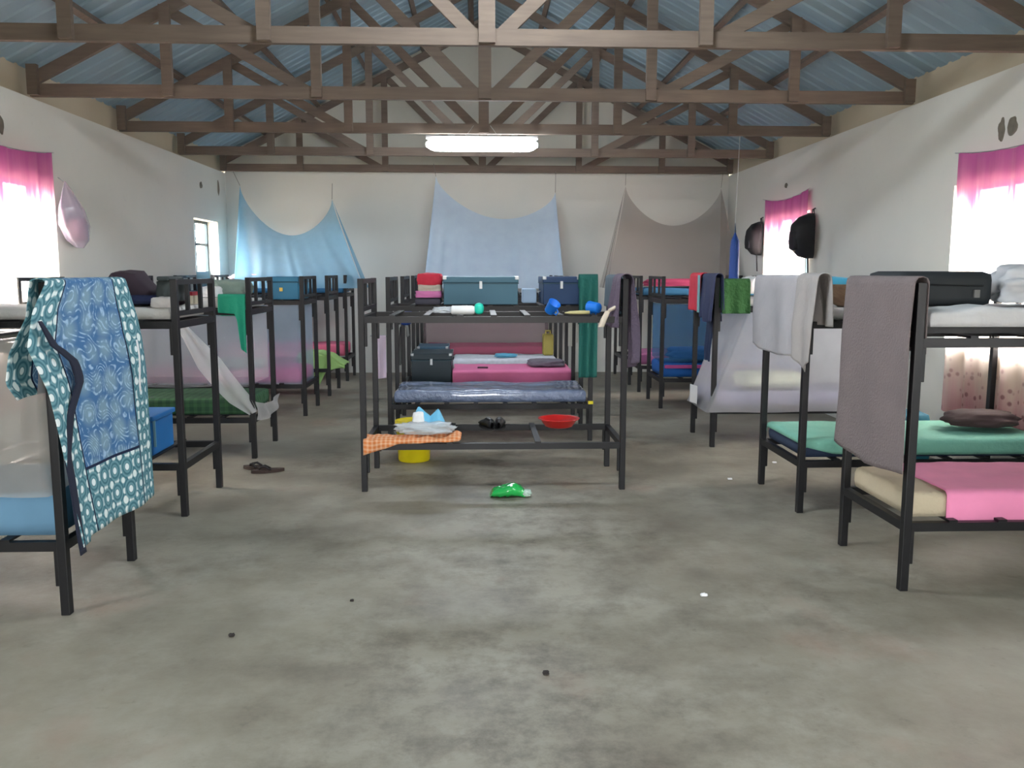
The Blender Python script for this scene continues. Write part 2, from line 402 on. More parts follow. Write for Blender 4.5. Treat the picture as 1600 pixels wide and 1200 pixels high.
def gable(y0, y1):
    m = MB(); z = ZW+.08
    pr = [(WL-.05, z), (WR+.05, z), (WR+.05, rz(WR)+.02), (.02, rz(.02)+.03), (WL-.05, rz(WL)+.02)]
    A = [m.bm.verts.new((x, y0, zz)) for x, zz in pr]; B = [m.bm.verts.new((x, y1, zz)) for x, zz in pr]
    m.bm.faces.new(A); m.bm.faces.new(B[::-1])
    for i in range(5): m.bm.faces.new((A[i], A[(i+1) % 5], B[(i+1) % 5], B[i]))
    return m
struct('gable', gable(YF+.04, YF+WT), wall_material('cream_gable_paint', (205, 205, 194), (188, 188, 178)), wb)
m = MB(); m.box((WL, YN-WT, 0), (-.55, YN, ZW+.08)); m.box((.55, YN-WT, 0), (WR, YN, ZW+.08)); m.box((-.55, YN-WT, 2.2), (.55, YN, ZW+.08))
wn = struct('wall_front', m, M_wall); struct('gable', gable(YN-WT, YN), M_wall, wn)
# ground outside
m = MB(); m.box((-40, -40, -.3), (40, 60, -.11)); struct('ground_outside', m, mat('dry_ground', (170, 150, 125), .9))
# corrugated roof sheets, ribs run down the slope
def roof_sheet(sgn):
    m = MB(); prof = []; y = YN-.4
    while y < YF+.6: prof += [(y, 0), (y+.11, 0), (y+.13, .014), (y+.17, .014)]; y += .19
    xe = .02 + sgn*4.5; lo = []; hi = []
    for y, dz in prof:
        lo.append((m.bm.verts.new((.02, y, rz(.02)+dz)), m.bm.verts.new((xe, y, rz(xe)+dz))))
    for a, b in zip(lo, lo[1:]): m.bm.faces.new((a[0], a[1], b[1], b[0]))
    return m
ceil_o = struct('ceiling', roof_sheet(-1), M_roof, thick=.004)
ceil_2 = struct('roof_sheet', roof_sheet(1), M_roof, ceil_o, thick=.004)
for sgn in (-1, 1):
    for xx in (.12, .85, 1.65, 2.45, 3.25, 4.28):
        x = .02 + sgn*xx; z = rz(x) - .035/math.cos(math.atan(.52)) - .005
        struct('purlin', MB().bar((x, YN, z), (x, YF+.03, z), .055, .07, up=(sgn*.52, 0, 1)), M_wood, ceil_o)

# windows: frames with glass, standing in the openings
M_frame = mat('dark_green_window_steel', (40, 60, 66), .5, .2)
def clear_glass():
    m = bpy.data.materials.new('window_glass'); m.use_nodes = True; N = m.node_tree.nodes; Lk = m.node_tree.links
    N.remove(N['Principled BSDF']); t = N.new('ShaderNodeBsdfTransparent'); g = N.new('ShaderNodeBsdfGlossy'); g.inputs['Roughness'].default_value = .05
    x = N.new('ShaderNodeMixShader'); x.inputs[0].default_value = .06; Lk.new(t.outputs[0], x.inputs[1]); Lk.new(g.outputs[0], x.inputs[2]); Lk.new(x.outputs[0], N['Material Output'].inputs[0]); return m
M_glass = clear_glass()
for i, (s, y0, y1, z0, z1) in enumerate(WINS):
    x = (WL - WT*.8) if s == 'L' else (WR + WT*.8)
    m = MB(); t = .04
    for a, b in (((y0, z0), (y0+t, z1)), ((y1-t, z0), (y1, z1)), ((y0+t, z0), (y1-t, z0+t)), ((y0+t, z1-t), (y1-t, z1))):
        m.box((x-.02, a[0], a[1]), (x+.02, b[0], b[1]))
    n = 2 if y1-y0 < 1.3 else 3
    for k in range(1, n): yy = y0 + (y1-y0)*k/n; m.box((x-.015, yy-.02, z0+t), (x+.015, yy+.02, z1-t))
    zt = z1 - .34; m.box((x-.014, y0+t, zt-.02), (x+.014, y1-t, zt+.02))
    wo = struct('window_%d' % (i+1), m, M_frame)
    struct('pane', MB().box((x-.003, y0+t, z0+t), (x+.003, y1-t, z1-t)), M_glass, wo)
    if i == 0:   # lower opaque panel of the far left window
        struct('lower_panel', MB().box((x+.02, y0+.04, z0+.04), (x+.035, y1-.04, 1.60)), mat('blue_grey_panel', (72, 110, 122), .6), wo)

# ---------------------------------------------------------------- roof trusses
TY = [6.0, 7.856, 9.71, 11.57, 13.40]
T_LAB = ['roof truss nearest the camera, its pale lower beam spanning the top of the picture',
         'second roof truss from the camera, just in front of the glowing ceiling lamp',
         'roof truss the glowing tube lamp hangs from, below the blue roof sheets',
         'fourth roof truss from the camera, between the lamp and the far wall',
         'last roof truss, standing right against the cream far wall']
def bar_part(n, p, q, h, par, w=.05): return MB().bar(p, q, w, h).build(n, M_wood, par)
for ty, lab in zip(TY, T_LAB):
    t = thing('roof_truss', (0, ty, ZW), lab, 'roof truss', 'timber roof trusses')
    z0 = ZW + .055
    xl, xr = WL+.02, WR-.02
    MB().box((xl, ty-.025, ZW+.002), (xr, ty+.025, ZW+.11)).build('bottom_chord', M_wood, t)
    for sg in (-1, 1):
        xe = xl+.05 if sg < 0 else xr-.05
        top = lambda x: rz(x) - .165
        bar_part('top_chord', (.02, ty, top(.02)-.02), (xe, ty, max(top(xe), ZW+.16)), .10, t, .048)
        for k, xx in enumerate((1.47, 2.75)):
            x = .06 + sg*xx
            # struts are nailed to the front face of the chords
            bar_part('strut', (x, ty-.05, ZW+.01), (x, ty-.05, top(x)+.03), .09, t, .045) if False else MB().box((x-.045, ty-.07, ZW+.01), (x+.045, ty-.026, top(x)+.02)).build('post', M_wood, t)
        a = .06 + sg*1.47; b = .06 + sg*2.75
        MB().bar((.06+sg*.07, ty+.05, ZW+.06), (a-sg*.03, ty+.05, top(a)-.02), .045, .09).build('brace', M_wood, t)
        MB().bar((a+sg*.06, ty+.05, ZW+.06), (b-sg*.03, ty+.05, top(b)-.02), .045, .09).build('brace', M_wood, t)
        MB().box((xe-.05, ty-.07, ZW+.01), (xe+.04, ty-.026, rz(xe+.05)-.08)).build('heel_post', M_wood, t)
    MB().box((.06-.055, ty-.07, ZW+.01), (.06+.055, ty-.026, top(.06)+.02)).build('king_post', M_wood, t)

# ---------------------------------------------------------------- lamps
M_tube = emit_mat('lit_fluorescent_tube', (.86, .93, 1.0), 45)
def tube_lamp(x, y, z, L, ztop, label, lit):
    t = thing('tube_lamp', (x, y, z), label, 'lamp')
    MB().box((x-L/2, y-.05, z+.075), (x+L/2, y+.05, z+.105)).build('housing', M_white, t, bevel=.006)
    n = 24
    def f(u, v):
        a = lerp(-1.25*PI, .25*PI, v); r = .052*min(1, (1-abs(2*u-1)**8)+.25)
        return (x + (u-.5)*(L-.02), y + math.cos(a)*r*1.1, z+.035 + math.sin(a)*r)
    MB().tube([(x-L/2+L*k/24, y, z+.015) for k in range(25)], [.02, .055]+[.072]*21+[.055, .02], 18).build('lit_tube', lit, t, smooth=True)
    for sx in (-.18, .18): MB().tube([(x+sx, y, z+.1), (x+sx*.5, y, ztop)], .0025, 5).build('hanging_wire', M_steel, t)
    return t
tube_lamp(.04, 9.62, 2.96, 1.22, 3.18, 'glowing fluorescent tube lamp hanging under the roof truss in the middle', M_tube)
tube_lamp(.20, 4.5, 3.62, 1.22, 5.2, 'fluorescent tube lamp hung from the roof over the aisle', emit_mat('lit_fluorescent_tube_front', (.86, .93, 1.0), 62))

# ---------------------------------------------------------------- bunk beds
def make_bed(x0, x1, y0, y1, label, slat_h=.012, lower_slats=6, guards=('a', 'b')):
    H = 1.55; p = .042
    t = thing('bunk_bed', ((x0+x1)/2, (y0+y1)/2, 0), label, 'bunk bed', 'black steel bunk beds')
    for (x, sx) in ((x0, 1), (x1, -1)):
        for (y, sy) in ((y0, 1), (y1, -1)):
            m = MB(); m.box((x, y, 0), (x+sx*p, y+sy*p, H))
            for zr in (.31, 1.235):   # welded sleeve below each frame corner
                m.box((x+sx*p, y+sy*.006, zr-.17), (x+sx*(p+.018), y+sy*.034, zr))
            m.build('post', M_black, t, bevel=.003)
    for nm, zz, sh in (('lower_frame', .31, .012), ('upper_frame', 1.235, slat_h)):
        m = MB(); h = .045
        for y in (y0, y1-p): m.box((x0+p, y+.002, zz), (x1-p, y+p-.002, zz+h))
        for x in (x0, x1-p): m.box((x+.002, y0+p, zz), (x+p-.002, y1-p, zz+h))
        fr = m.build(nm, M_black, t)
        k = lower_slats if nm == 'lower_frame' else 7
        m = MB()
        for i in range(k):
            xx = x0 + (x1-x0)*(i+1)/(k+1); m.box((xx-.022, y0+.004, zz+h), (xx+.022, y1-.004, zz+h+sh))
            if k == 2: m.build('slat', M_black, fr); m = MB()
        if sh > .02:
            m = MB()
            for i in range(5): xx = x0 + (x1-x0)*(i+1)/6; m.box((xx-.02, y0+.004, zz+h), (xx+.02, y1-.004, zz+h+.012))
            for yy in (y0+.20, y1-.20): m.box((x0+p, yy-.02, zz+h+.012), (x1-p, yy+.02, zz+h+sh))
        if k > 2: m.build('slats', M_black, fr)
    for (x, sx) in ((x0, 1), (x1, -1)):
        m = MB(); xa, xb = x+sx*.004, x+sx*(p-.004)
        m.box((xa, y0+p, H-.035), (xb, y1-p, H-.002)); m.box((xa, y0+p, 1.315), (xb, y1-p, 1.345))
        for k in (1, 2): yy = lerp(y0, y1, k/3); m.box((x+sx*.010, yy-.016, 1.345), (x+sx*.034, yy+.016, H-.035))
        m.build('guard_rail', M_black, t)
    return t
XL0, XL1 = -3.86, -1.92      # left row
XR0, XR1 = 2.12, 3.90        # right row
XC0, XC1 = -.863, 1.075      # centre row
LB = [(3.913, 4.713), (5.544, 6.344), (7.31, 8.11), (9.50, 10.28), (11.06, 11.84), (12.58, 13.34)]
RB = [(4.076, 4.836), (5.49, 6.31), (7.66, 8.42), (9.91, 10.71), (11.30, 12.08), (12.62, 13.38)]
CB = [(6.15, 6.95), (8.0, 8.8), (9.5, 10.3), (11.0, 11.8), (12.6, 13.38)]
LL = ['black bunk bed at the left edge, nearest the camera, under the printed blue wrap',
      'black bunk bed second from camera on the left, blue box on its lower frame',
      'black bunk bed third from camera on the left, green checked blanket below',
      'black bunk bed fourth on the left, teal case on top and pale blue net below',
      'black bunk bed fifth on the left, light green blanket trailing from its lower bunk',
      'black bunk bed in the far left corner, under the big blue mosquito net']
RL = ['black steel bunk bed at the right edge, nearest the camera, with pink sheet below',
      'black bunk bed second from camera on the right, mint green sheet below',
      'black bunk bed third from the camera on the right, wrapped in a white net',
      'black bunk bed fourth on the right, with blue bedding on its lower bunk',
      'black bunk bed fifth on the right, pink and blue bedding on its top bunk',
      'black bunk bed in the far right corner, under the beige net']
CL = ['bare black bunk bed in the middle of the room, nearest the camera',
      'black bunk bed in the middle row with the long teal trunk on top',
      'third black bunk bed of the middle row, bright pink sheet on its lower bunk',
      'fourth black bunk bed of the middle row, patterned white sheet on its lower bunk',
      'last black bunk bed of the middle row, under the sky blue net']
for (a, b), l, i in zip(LB, LL, range(9)): make_bed(XL0, XL1, a, b, l)
for (a, b), l, i in zip(RB, RL, range(9)): make_bed(XR0, XR1, a, b, l, slat_h=.052 if i == 0 else .012)
for (a, b), l, i in zip(CB, CL, range(9)): make_bed(XC0, XC1, a, b, l, lower_slats=2 if i == 0 else 6)
ZL, ZU = .368, 1.293     # tops of the lower / upper slats

# ---------------------------------------------------------------- bedding
def mattress(x0, x1, y0, y1, z0, h, m, label, seed=0, amp=.012, name='mattress', cat='mattress', rr=.035, nx=48, ny=22, coatm=None):
    """soft slab with rounded edges and a slightly lumpy top"""
    mb = MB(); cx, cy = (x0+x1)/2, (y0+y1)/2; W, D = (x1-x0), (y1-y0)
    def top(u, v):
        x, y = lerp(x0, x1, u), lerp(y0, y1, v); e = min(x-x0, x1-x, y-y0, y1-y)
        z = z0+h + amp*noise.noise(Vector((x*3+seed, y*4, seed))) + amp*.5*noise.noise(Vector((x*9, y*9+seed, 3)))
        if e < rr: z -= rr*(1-math.sqrt(max(0, 1-(1-e/rr)**2)))
        return (x, y, z)
    us = [0, .004, .010, .018] + [lerp(.03, .97, i/(nx-8)) for i in range(nx-7)] + [.982, .990, .996, 1]
    vs = [0, .010, .022, .042] + [lerp(.07, .93, i/(ny-8)) for i in range(ny-7)] + [.958, .978, .990, 1]
    V = [[mb.bm.verts.new(top(u, v)) for v in vs] for u in us]
    for i in range(len(us)-1):
        for j in range(len(vs)-1): mb.bm.faces.new((V[i][j], V[i+1][j], V[i+1][j+1], V[i][j+1]))
    ring = [V[i][0] for i in range(len(us))] + [V[-1][j] for j in range(1, len(vs))] + [V[i][-1] for i in range(len(us)-2, -1, -1)] + [V[0][j] for j in range(len(vs)-2, 0, -1)]
    mid = []; low = []
    for v in ring:
        n = noise.noise(Vector((v.co.x*5+seed, v.co.y*5, 9)))
        mid.append(mb.bm.verts.new((v.co.x + (v.co.x-cx)/W*.006*n, v.co.y, z0+h*.3))); low.append(mb.bm.verts.new((lerp(cx, v.co.x, 1-.012/W), lerp(cy, v.co.y, 1-.012/D), z0)))
    for A, B in ((ring, mid), (mid, low)):
        for k in range(len(A)): k2 = (k+1) % len(A); mb.bm.faces.new((A[k], B[k], B[k2], A[k2]))
    mb.bm.faces.new(low)
    return single(name, mb, m, label, cat, smooth=True)

def bedsheet(x0, x1, y0, y1, ztop, m, label, drop_front=.1, drop_back=.04, drop_end=.0, drop_end2=0, edge=None, seed=0, name='bedsheet', cat='sheet', fold=.008, skew=0):
    """a sheet lying on a mattress, its edges hanging over; drops are functions or numbers"""
    mb = MB(); W = x1-x0; D = y1-y0; r = .018
    df = drop_front if callable(drop_front) else (lambda x: drop_front)
    nu, nv = 60, 44
    def f(u, v):
        x = lerp(x0-drop_end, x1+drop_end2, u); F = df(lerp(x0, x1, u)); tot = F + D + drop_back; s = v*tot - F
        sk = skew*(1-v) if x < (x0+x1)/2 else 0
        x += sk*(1-u)
        w = fold*noise.noise(Vector((x*5+seed, v*6, seed))) + fold*.5*noise.noise(Vector((x*14, v*14, seed+2)))
        if s < 0: y, z = y0 - .010 - abs(w)*1.5, ztop + s; z = min(z, ztop)
        elif s > D: y, z = y1 + .006 + abs(w)*.5, ztop - (s-D)
        else:
            y, z = y0 + s, ztop + .006 + w*.6
            if s < .02: z -= (.02-s)*.3
        if x < x0: z -= (x0-x); x = x0 - .008 - abs(w)
        if x > x1: z -= (x-x1); x = x1 + .008 + abs(w)
        return (x, y, z)
    mb.grid(f, nu, nv)
    return single(name, mb, m, label, cat, smooth=True, thick=.004)

def drape(name, axis, a0, a1, c, zt, lf, lb, out, m, label, cat, fold=.012, freq=9, seed=0, edges=None, thick=.005, r=.034, nu=44, nv=60, group=None, flare=0, bottom=None, uvflip=False):
    """cloth hung over a horizontal bar. axis 'y': bar runs along y at x=c; 'x': along x at y=c. out=+1/-1: side of the front fall.
    lf/lb front and back lengths (lf may be a function of u); edges(u,t)-> shift along the bar, t metres below the bar"""
    mb = MB(); arc = r*PI
    LF = lf if callable(lf) else (lambda u: lf)
    def f(u, v):
        L = LF(u); tot = L + arc + lb; s = (1-v)*tot   # v=1 back hem .. v=0 front hem? (v=0 -> s=tot front hem)
        al = lerp(a0, a1, u)
        if s < lb: side = -1; t = lb - s; d = -r; z = zt - t
        elif s < lb+arc: ang = (s-lb)/r; d = -r*math.cos(ang); z = zt + r*math.sin(ang)*.8; t = 0
        else: t = s-lb-arc; d = r; z = zt - t
        if edges: al += edges(u, t if s >= lb else -t)
        g = min(1, t*3+.08)
        w = fold*g*(math.sin(u*freq*PI+seed+t*1.3) + .6*noise.noise(Vector((u*6+seed, t*3, seed))))
        d += (w + (fold*1.3*g if d > 0 else -fold*1.3*g)) if t else w*.3
        if d > 0: d += flare*t
        if bottom and s >= lb: pass
        return (c+out*d, al, z) if axis == 'y' else (al, c+out*d, z)
    mb.grid(f, nu, nv)
    return single(name, mb, m, label, cat, group, smooth=True, thick=thick)

# --- nets
def hung(name, fn, m, label, nu=60, nv=40, cat='mosquito net'):
    return single(name, MB().grid(fn, nu, nv), m, label, cat, smooth=True)

def bed_net(x0, x1, y0, y1, ztop, zbot, m, label, flare=.0, seed=0, back=True, aisle='x1', fold=.012):
    """net tied under the upper bunk, falling round the mattress of the lower bunk: near side, aisle end, far side"""
    pts = [(x0, y0), (x1, y0), (x1, y1), (x0, y1)] if aisle == 'x1' else [(x1, y0), (x0, y0), (x0, y1), (x1, y1)]
    seg = [math.dist(pts[i], pts[i+1]) for i in range(3)]; tot = sum(seg)
    cx, cy = (x0+x1)/2, (y0+y1)/2
    def f(u, v):
        s = u*tot; i = 0
        while i < 2 and s > seg[i]: s -= seg[i]; i += 1
        k = s/seg[i]; x = lerp(pts[i][0], pts[i+1][0], k); y = lerp(pts[i][1], pts[i+1][1], k)
        z = lerp(zbot, ztop, v)
        ins = flare*v
        w = fold*(1-v*.6)*(math.sin(u*48+seed+2*math.sin(u*7)) + .8*noise.noise(Vector((u*20, v*2, seed))))
        if i == 1: x += (ins + w*.4) * (-1 if aisle == 'x1' else 1); 
        else:
            y += w*.4 * (1 if i == 0 else -1)
            x = lerp(x, x + ins*(-1 if aisle == 'x1' else 1), k if i == 0 else 1-k)
        z += .02*noise.noise(Vector((u*9+seed, 0, 4)))*(1-v)
        return (x, y, z)
    return hung('mosquito_net', f, m, label, 150, 26)

# ---------------------------------------------------------------- luggage and small things
def trunk(x0, x1, y0, y1, z0, z1, m, label, name='metal_trunk', corners=True, latch_side='y0', metal=M_steel, cat='trunk'):
    t = thing(name, ((x0+x1)/2, (y0+y1)/2, z0), label, cat)
    zl = lerp(z0, z1, .76)
    MB().box((x0+.006, y0+.006, z0), (x1-.006, y1-.006, zl)).build('body', m, t, bevel=.006)
    MB().box((x0, y0, zl+.004), (x1, y1, z1), bev=.008).build('lid', m, t)
    mm = MB(); mm.box((x0-.002, y0-.002, zl-.004), (x1+.002, y1+.002, zl+.004)); mm.build('rim', mat('dark_trunk_edge', (36, 66, 78), .4, .4), t)
    if corners:
        q = MB(); s = .035
        for x, sx in ((x0, 1), (x1, -1)):
            for y, sy in ((y0, 1), (y1, -1)):
                for z, sz in ((z1, -1),):
                    q.box((x-sx*.003, y-sy*.003, z+.003), (x+sx*s, y+sy*s, z+sz*.03))
        q.build('corner_caps', metal, t, bevel=.006)
        cx = (x0+x1)/2
        q = MB(); q.box((cx-.014, y0-.010, zl-.05), (cx+.014, y0-.001, zl+.02)); q.build('latch', metal, t, bevel=.002)
        for x, sx in ((x0, -1), (x1, 1)):
            ym = (y0+y1)/2; zz = lerp(z0, zl, .62)
            MB().tube([(x+sx*.001, ym-.05, zz), (x+sx*.016, ym-.05, zz-.01), (x+sx*.018, ym, zz-.03), (x+sx*.016, ym+.05, zz-.01), (x+sx*.001, ym+.05, zz)], .004, 6).build('handle', metal, t, smooth=True)
    return t

# ================================================================ LEFT ROW
M_kit = kitenge_material()
def kit_edges(u, t):
    if t >= 0:
        left = pw(t, [(0, 0), (.12, -.15), (.27, -.24), (.45, -.14), (.9, .0), (1.27, .11)])
        right = pw(t, [(0, 0), (.2, .09), (.33, .12), (1.27, .17)])
    else: left, right = pw(-t, [(0, 0), (.15, -.04), (.30, -.20), (.42, -.24), (.5, -.16)]), -.06
    return lerp(left, right, u)
kit = thing('wrap_cloth', (-1.94, 4.2, .3), 'large blue and teal printed wrap cloth draped over the end of the nearest left bed', 'cloth')
def kit_front(y0, y1, lf, lb, edges, name, m, u0=0, u1=1, off=0):
    mb = MB(); c = -1.941; zt = 1.55; r = .036; arc = r*PI
    def f(u, v):
        U = lerp(u0, u1, u); L = lf(U); s = (1-v)*(L+arc+lb)
        al = lerp(y0, y1, U)
        if s < lb: t = -(lb-s); d = -r; z = zt + t
        elif s < lb+arc: a = (s-lb)/r; d = -r*math.cos(a); z = zt + r*math.sin(a)*.5; t = 0
        else: t = s-lb-arc; d = r; z = zt - t
        al += edges(U, t)
        g = min(1, abs(t)*2)
        w = .010*g*(math.sin(U*7+1.0+t) + .7*math.sin(U*15+.5+t*2) + noise.noise(Vector((U*4, t*2, 5))))
        d += (w + .03*g + off) if d > 0 else -(abs(w) + off)
        return (c+d, al, z)
    mb.grid(f, 60, 80)
    return mb.build(name, m, kit, smooth=True, thick=.004)
kl = lambda u: pw(u, [(0, 1.24), (.10, 1.24), (.12, 1.215), (.98, 1.235), (1, 1.22)])
kit_front(3.87, 4.73, kl, .50, kit_edges, 'printed_cloth', M_kit)
M_navy = mat('navy_hem_cloth', (24, 30, 50), .9)
# dark reverse side of the folded hem
def hem(u, v):
    t = lerp(.16, 1.27, v); left = 3.87 + kit_edges(0, t)
    wdt = pw(t, [(.16, .03), (.30, .07), (.42, .085), (.6, .07), (.9, .06), (1.27, .06)])
    d = pw(t, [(.16, 0), (.30, .01), (.6, 0), (1.27, 0)])
    sh = pw(t, [(.16, -.01), (.26, .12), (.36, .26), (.46, .26), (.60, .12), (.78, .0), (1.27, -.04)])
    return (-1.862 + d + .004*math.sin(t*9), left + sh + wdt*u, 1.55 - t)
MB().grid(hem, 4, 40).build('folded_hem', M_navy, kit, smooth=True, thick=.004)
def hem2(u, v):
    t = lerp(.25, 1.22, v); return (-1.895, 4.73 + kit_edges(1, t) + .012*u - .002 + pw(t, [(.25, 0), (.5, .02), (.7, 0)]), 1.55-t)
MB().grid(hem2, 2, 30).build('folded_hem', M_navy, kit, smooth=True, thick=.004)
def ribbon(u, v): return (-1.862+.045+.006*math.sin(v*5), 4.60+.018*u + .03*v, 1.24 - .28*v)
MB().grid(ribbon, 1, 10).build('white_tie', M_white, kit, smooth=True, thick=.003)

M_sky = cloth_mat('light_blue_sheet_cloth', (98, 134, 160), .0, 0, .12)
mattress(XL0+.05, XL1-.06, 3.98, 4.65, ZL, .20, M_sky, 'thick light blue mattress seen through the net at the left edge', 1, .02)
bed_net(XL0+.02, XL1-.045, 3.896, 4.664, 1.30, .585, cloth_mat('cream_netting', (205, 200, 192), .45, .55), 'thin cream mosquito net round the lower bunk at the left edge', seed=2, fold=.010)
single('pillow', MB().blob((-2.75, 4.4, ZU+.05), (.45, .3, .12), 3, .1, box=.4), mat('pale_pink_pillowcase', (214, 178, 176), .9), 'pale pink pillow on the left edge top bunk, by the window glare', 'pillow', smooth=True)
# second bed
mattress(XL0+.06, XL1-.065, 5.60, 6.29, ZU, .075, mat('white_mattress_cover', (205, 203, 198), .9, bump=.3), 'thin white mattress on the second left bunk, under the dark bag', 5)
b = thing('duffel_bag', (-2.30, 5.95, ZU+.08), 'dark maroon and navy soft bag slumped on the second left bunk', 'bag')
mb = MB()
def bagf(u, v):
    x = lerp(-2.52, -2.02, u); a = v*2*PI
    h = pw(u, [(0, .16), (.12, .235), (.42, .225), (.5, .17), (.66, .085), (.85, .055), (1, .03)]); wd = pw(u, [(0, .10), (.15, .15), (.6, .14), (1, .06)])
    c_, s_ = math.cos(a), math.sin(a)
    k = 1 + .08*noise.noise(Vector((u*4, c_*2, s_*2)))
    z = ZU+.078 + h*(.5+.5*math.copysign(abs(s_)**.6, s_))*k
    return (x + .02*s_, 5.95 + wd*math.copysign(abs(c_)**.6, c_)*k, z)
mb.grid(bagf, 36, 28); mb.build('body', mat('dark_maroon_cloth', (58, 44, 54), .85), b, smooth=True)
MB().blob((-2.22, 5.90, ZU+.115), (.30, .34, .085), 4, .1, box=.5).build('navy_base', mat('navy_cloth', (34, 42, 78), .85), b, smooth=True)
bp = thing('backpack', (-2.03, 5.85, ZU+.08), 'small dark grey-green backpack behind the guard rail of the second left bed', 'backpack')
MB().blob((-2.06, 5.85, ZU+.165), (.15, .26, .19), 8, .08, box=.6).build('body', mat('dark_grey_green_cloth', (58, 66, 66), .8), bp, smooth=True)
MB().box((-2.10, 5.70, ZU+.245), (-2.02, 5.98, ZU+.275), bev=.012).build('top_flap', mat('dark_grey_green_cloth', (58, 66, 66), .8), bp)
bx = thing('carton', (-2.03, 6.18, ZU+.08), 'small cream carton with a red lid on the second left bunk', 'box')
MB().box((-2.12, 6.08, ZU+.079), (-2.00, 6.24, ZU+.14)).build('body', mat('cream_card', (205, 196, 172), .8), bx)
MB().box((-2.125, 6.075, ZU+.14), (-1.995, 6.245, ZU+.165)).build('lid', mat('red_card', (190, 48, 62), .6), bx)
single('pillow', MB().blob((-2.05, 5.68, ZU+.10), (.16, .15, .09), 12, .12, box=.5), mat('white_pillowcase', (216, 212, 210), .9), 'small white pillow at the front corner of the second left bunk', 'pillow', smooth=True)
# blue plastic box on empty lower frame
bb = thing('storage_box', (-2.35, 5.95, ZL), 'bright blue plastic storage box on the empty lower bunk beside the printed wrap', 'box')
M_bl = mat('bright_blue_plastic', (30, 110, 178), .45)
MB().box((-2.66, 5.73, ZL), (-2.19, 6.13, ZL+.235), bev=.012).build('body', M_bl, bb)
MB().box((-2.675, 5.715, ZL+.236), (-2.175, 6.145, ZL+.27), bev=.01).build('lid', M_bl, bb)
MB().box((-2.172, 5.74, ZL+.06), (-2.186, 5.75, ZL+.24)).build('trim', mat('pale_blue_trim', (120, 170, 190), .5), bb)

# third bed: green check blanket, white net
M_gcheck = check_material('green_check_blanket', (22, 62, 38), (48, 92, 56), (30, 50, 40), 95)
mattress(XL0+.06, XL1-.07, 7.375, 8.045, ZL, .14, mat('dark_foam', (58, 60, 66), .9), 'mattress under the green checked blanket on the third left bed', 3)
bedsheet(XL0+.30, XL1-.068, 7.377, 8.043, ZL+.142, M_gcheck, 'dark green checked blanket on the lower bunk of the third left bed', lambda x: .13, .05, 0, .12, seed=2, name='blanket', cat='blanket')
bed_net(XL0+.05, XL1-.055, 7.358, 8.06, 1.22, .62, M_net_w, 'white mosquito net drawn aside on the third left bed, over green bedding', seed=5, fold=.012)
def gathered(u, v):
    # bunched edge of the net running diagonally down to the corner post
    x = lerp(-2.54, -1.93, v**.92); z = lerp(1.20, .40, v) - .05*math.sin(v*PI)*1.2
    w = pw(v, [(0, .04), (.4, .14), (.8, .12), (1, .05)])
    return (x + w*(u-.5)*1.3, 7.295 - .018*math.sin(u*9+v*3) , z + w*(u-.5)*.6)
hung('net_edge', gathered, M_net_w2, 'gathered white edge of netting slanting down to the corner of the third left bed', 14, 40, 'netting')
def corner_swag(u, v):
    y = lerp(7.30, 8.12, u); z = lerp(.34, .50-.04*u, v) - .05*math.sin(u*PI)
    return (XL1+.018 + .012*math.sin(u*16+v*4), y, z)
hung('net_hem', corner_swag, M_net_w2, 'white net hem tucked round the aisle end of the third left bed', 30, 8, 'netting')
# upper bunk things
mattress(XL0+.06, XL1-.065, 7.37, 8.05, ZU, .07, mat('grey_white_mattress', (190, 190, 188), .9), 'flat pale mattress on the third left top bunk, under the green cloth', 6)
single('folded_blanket', MB().blob((-2.20, 7.72, ZU+.155), (.36, .44, .17), 31, .14, box=.6), mat('grey_green_fleece', (128, 146, 136), .9, bump=.5), 'grey-green folded blanket on the third left top bunk', 'blanket', smooth=True)
single('paper_bag', MB().blob((-2.30, 7.48, ZU+.125), (.20, .16, .12), 33, .25, box=.5), mat('white_paper', (222, 224, 226), .8), 'crumpled white paper beside the grey-green folded blanket', 'paper', smooth=True)
M_teal = mat('emerald_cloth', (16, 138, 108), .85, bump=.3)
drape('green_garment', 'x', -2.19, -1.965, 7.332, 1.385, lambda u: pw(u, [(0, .13), (.6, .14), (.7, .20), (.8, .44), (1, .47)]), .16, -1, M_teal, 'emerald green garment trailing over the rail of the third left top bunk', 'garment', fold=.006, freq=6, r=.03)
# fourth bed
trunk(-2.34, -1.99, 9.60, 10.18, ZU, ZU+.25, mat('teal_case_blue', (26, 108, 142), .5), 'teal blue case with a small yellow label on the fourth left top bunk', 'suitcase', corners=False, cat='case')
single('case_label', MB().box((-2.20, 9.590, ZU+.09), (-2.165, 9.596, ZU+.13)), mat('yellow_label', (220, 190, 90), .6), 'tiny yellow label stuck on the teal blue case', 'label')
mattress(XL0+.06, XL1-.065, 9.56, 10.22, ZL, .15, mat('pink_sheet_cloth', (206, 92, 142), .9), 'pink-covered mattress behind pale blue netting on the fourth left bed', 7)
bed_net(XL0+.05, XL1-.05, 9.55, 10.23, 1.22, .33, M_net_b, 'pale blue mosquito net round the lower bunk of the fourth left bed', seed=9)
single('towel', MB().blob((-2.75, 9.75, ZL+.205), (.7, .3, .10), 35, .2, box=.6), mat('pale_green_towel', (150, 176, 160), .9), 'pale green towel lying on the pink mattress behind blue netting', 'towel', smooth=True)
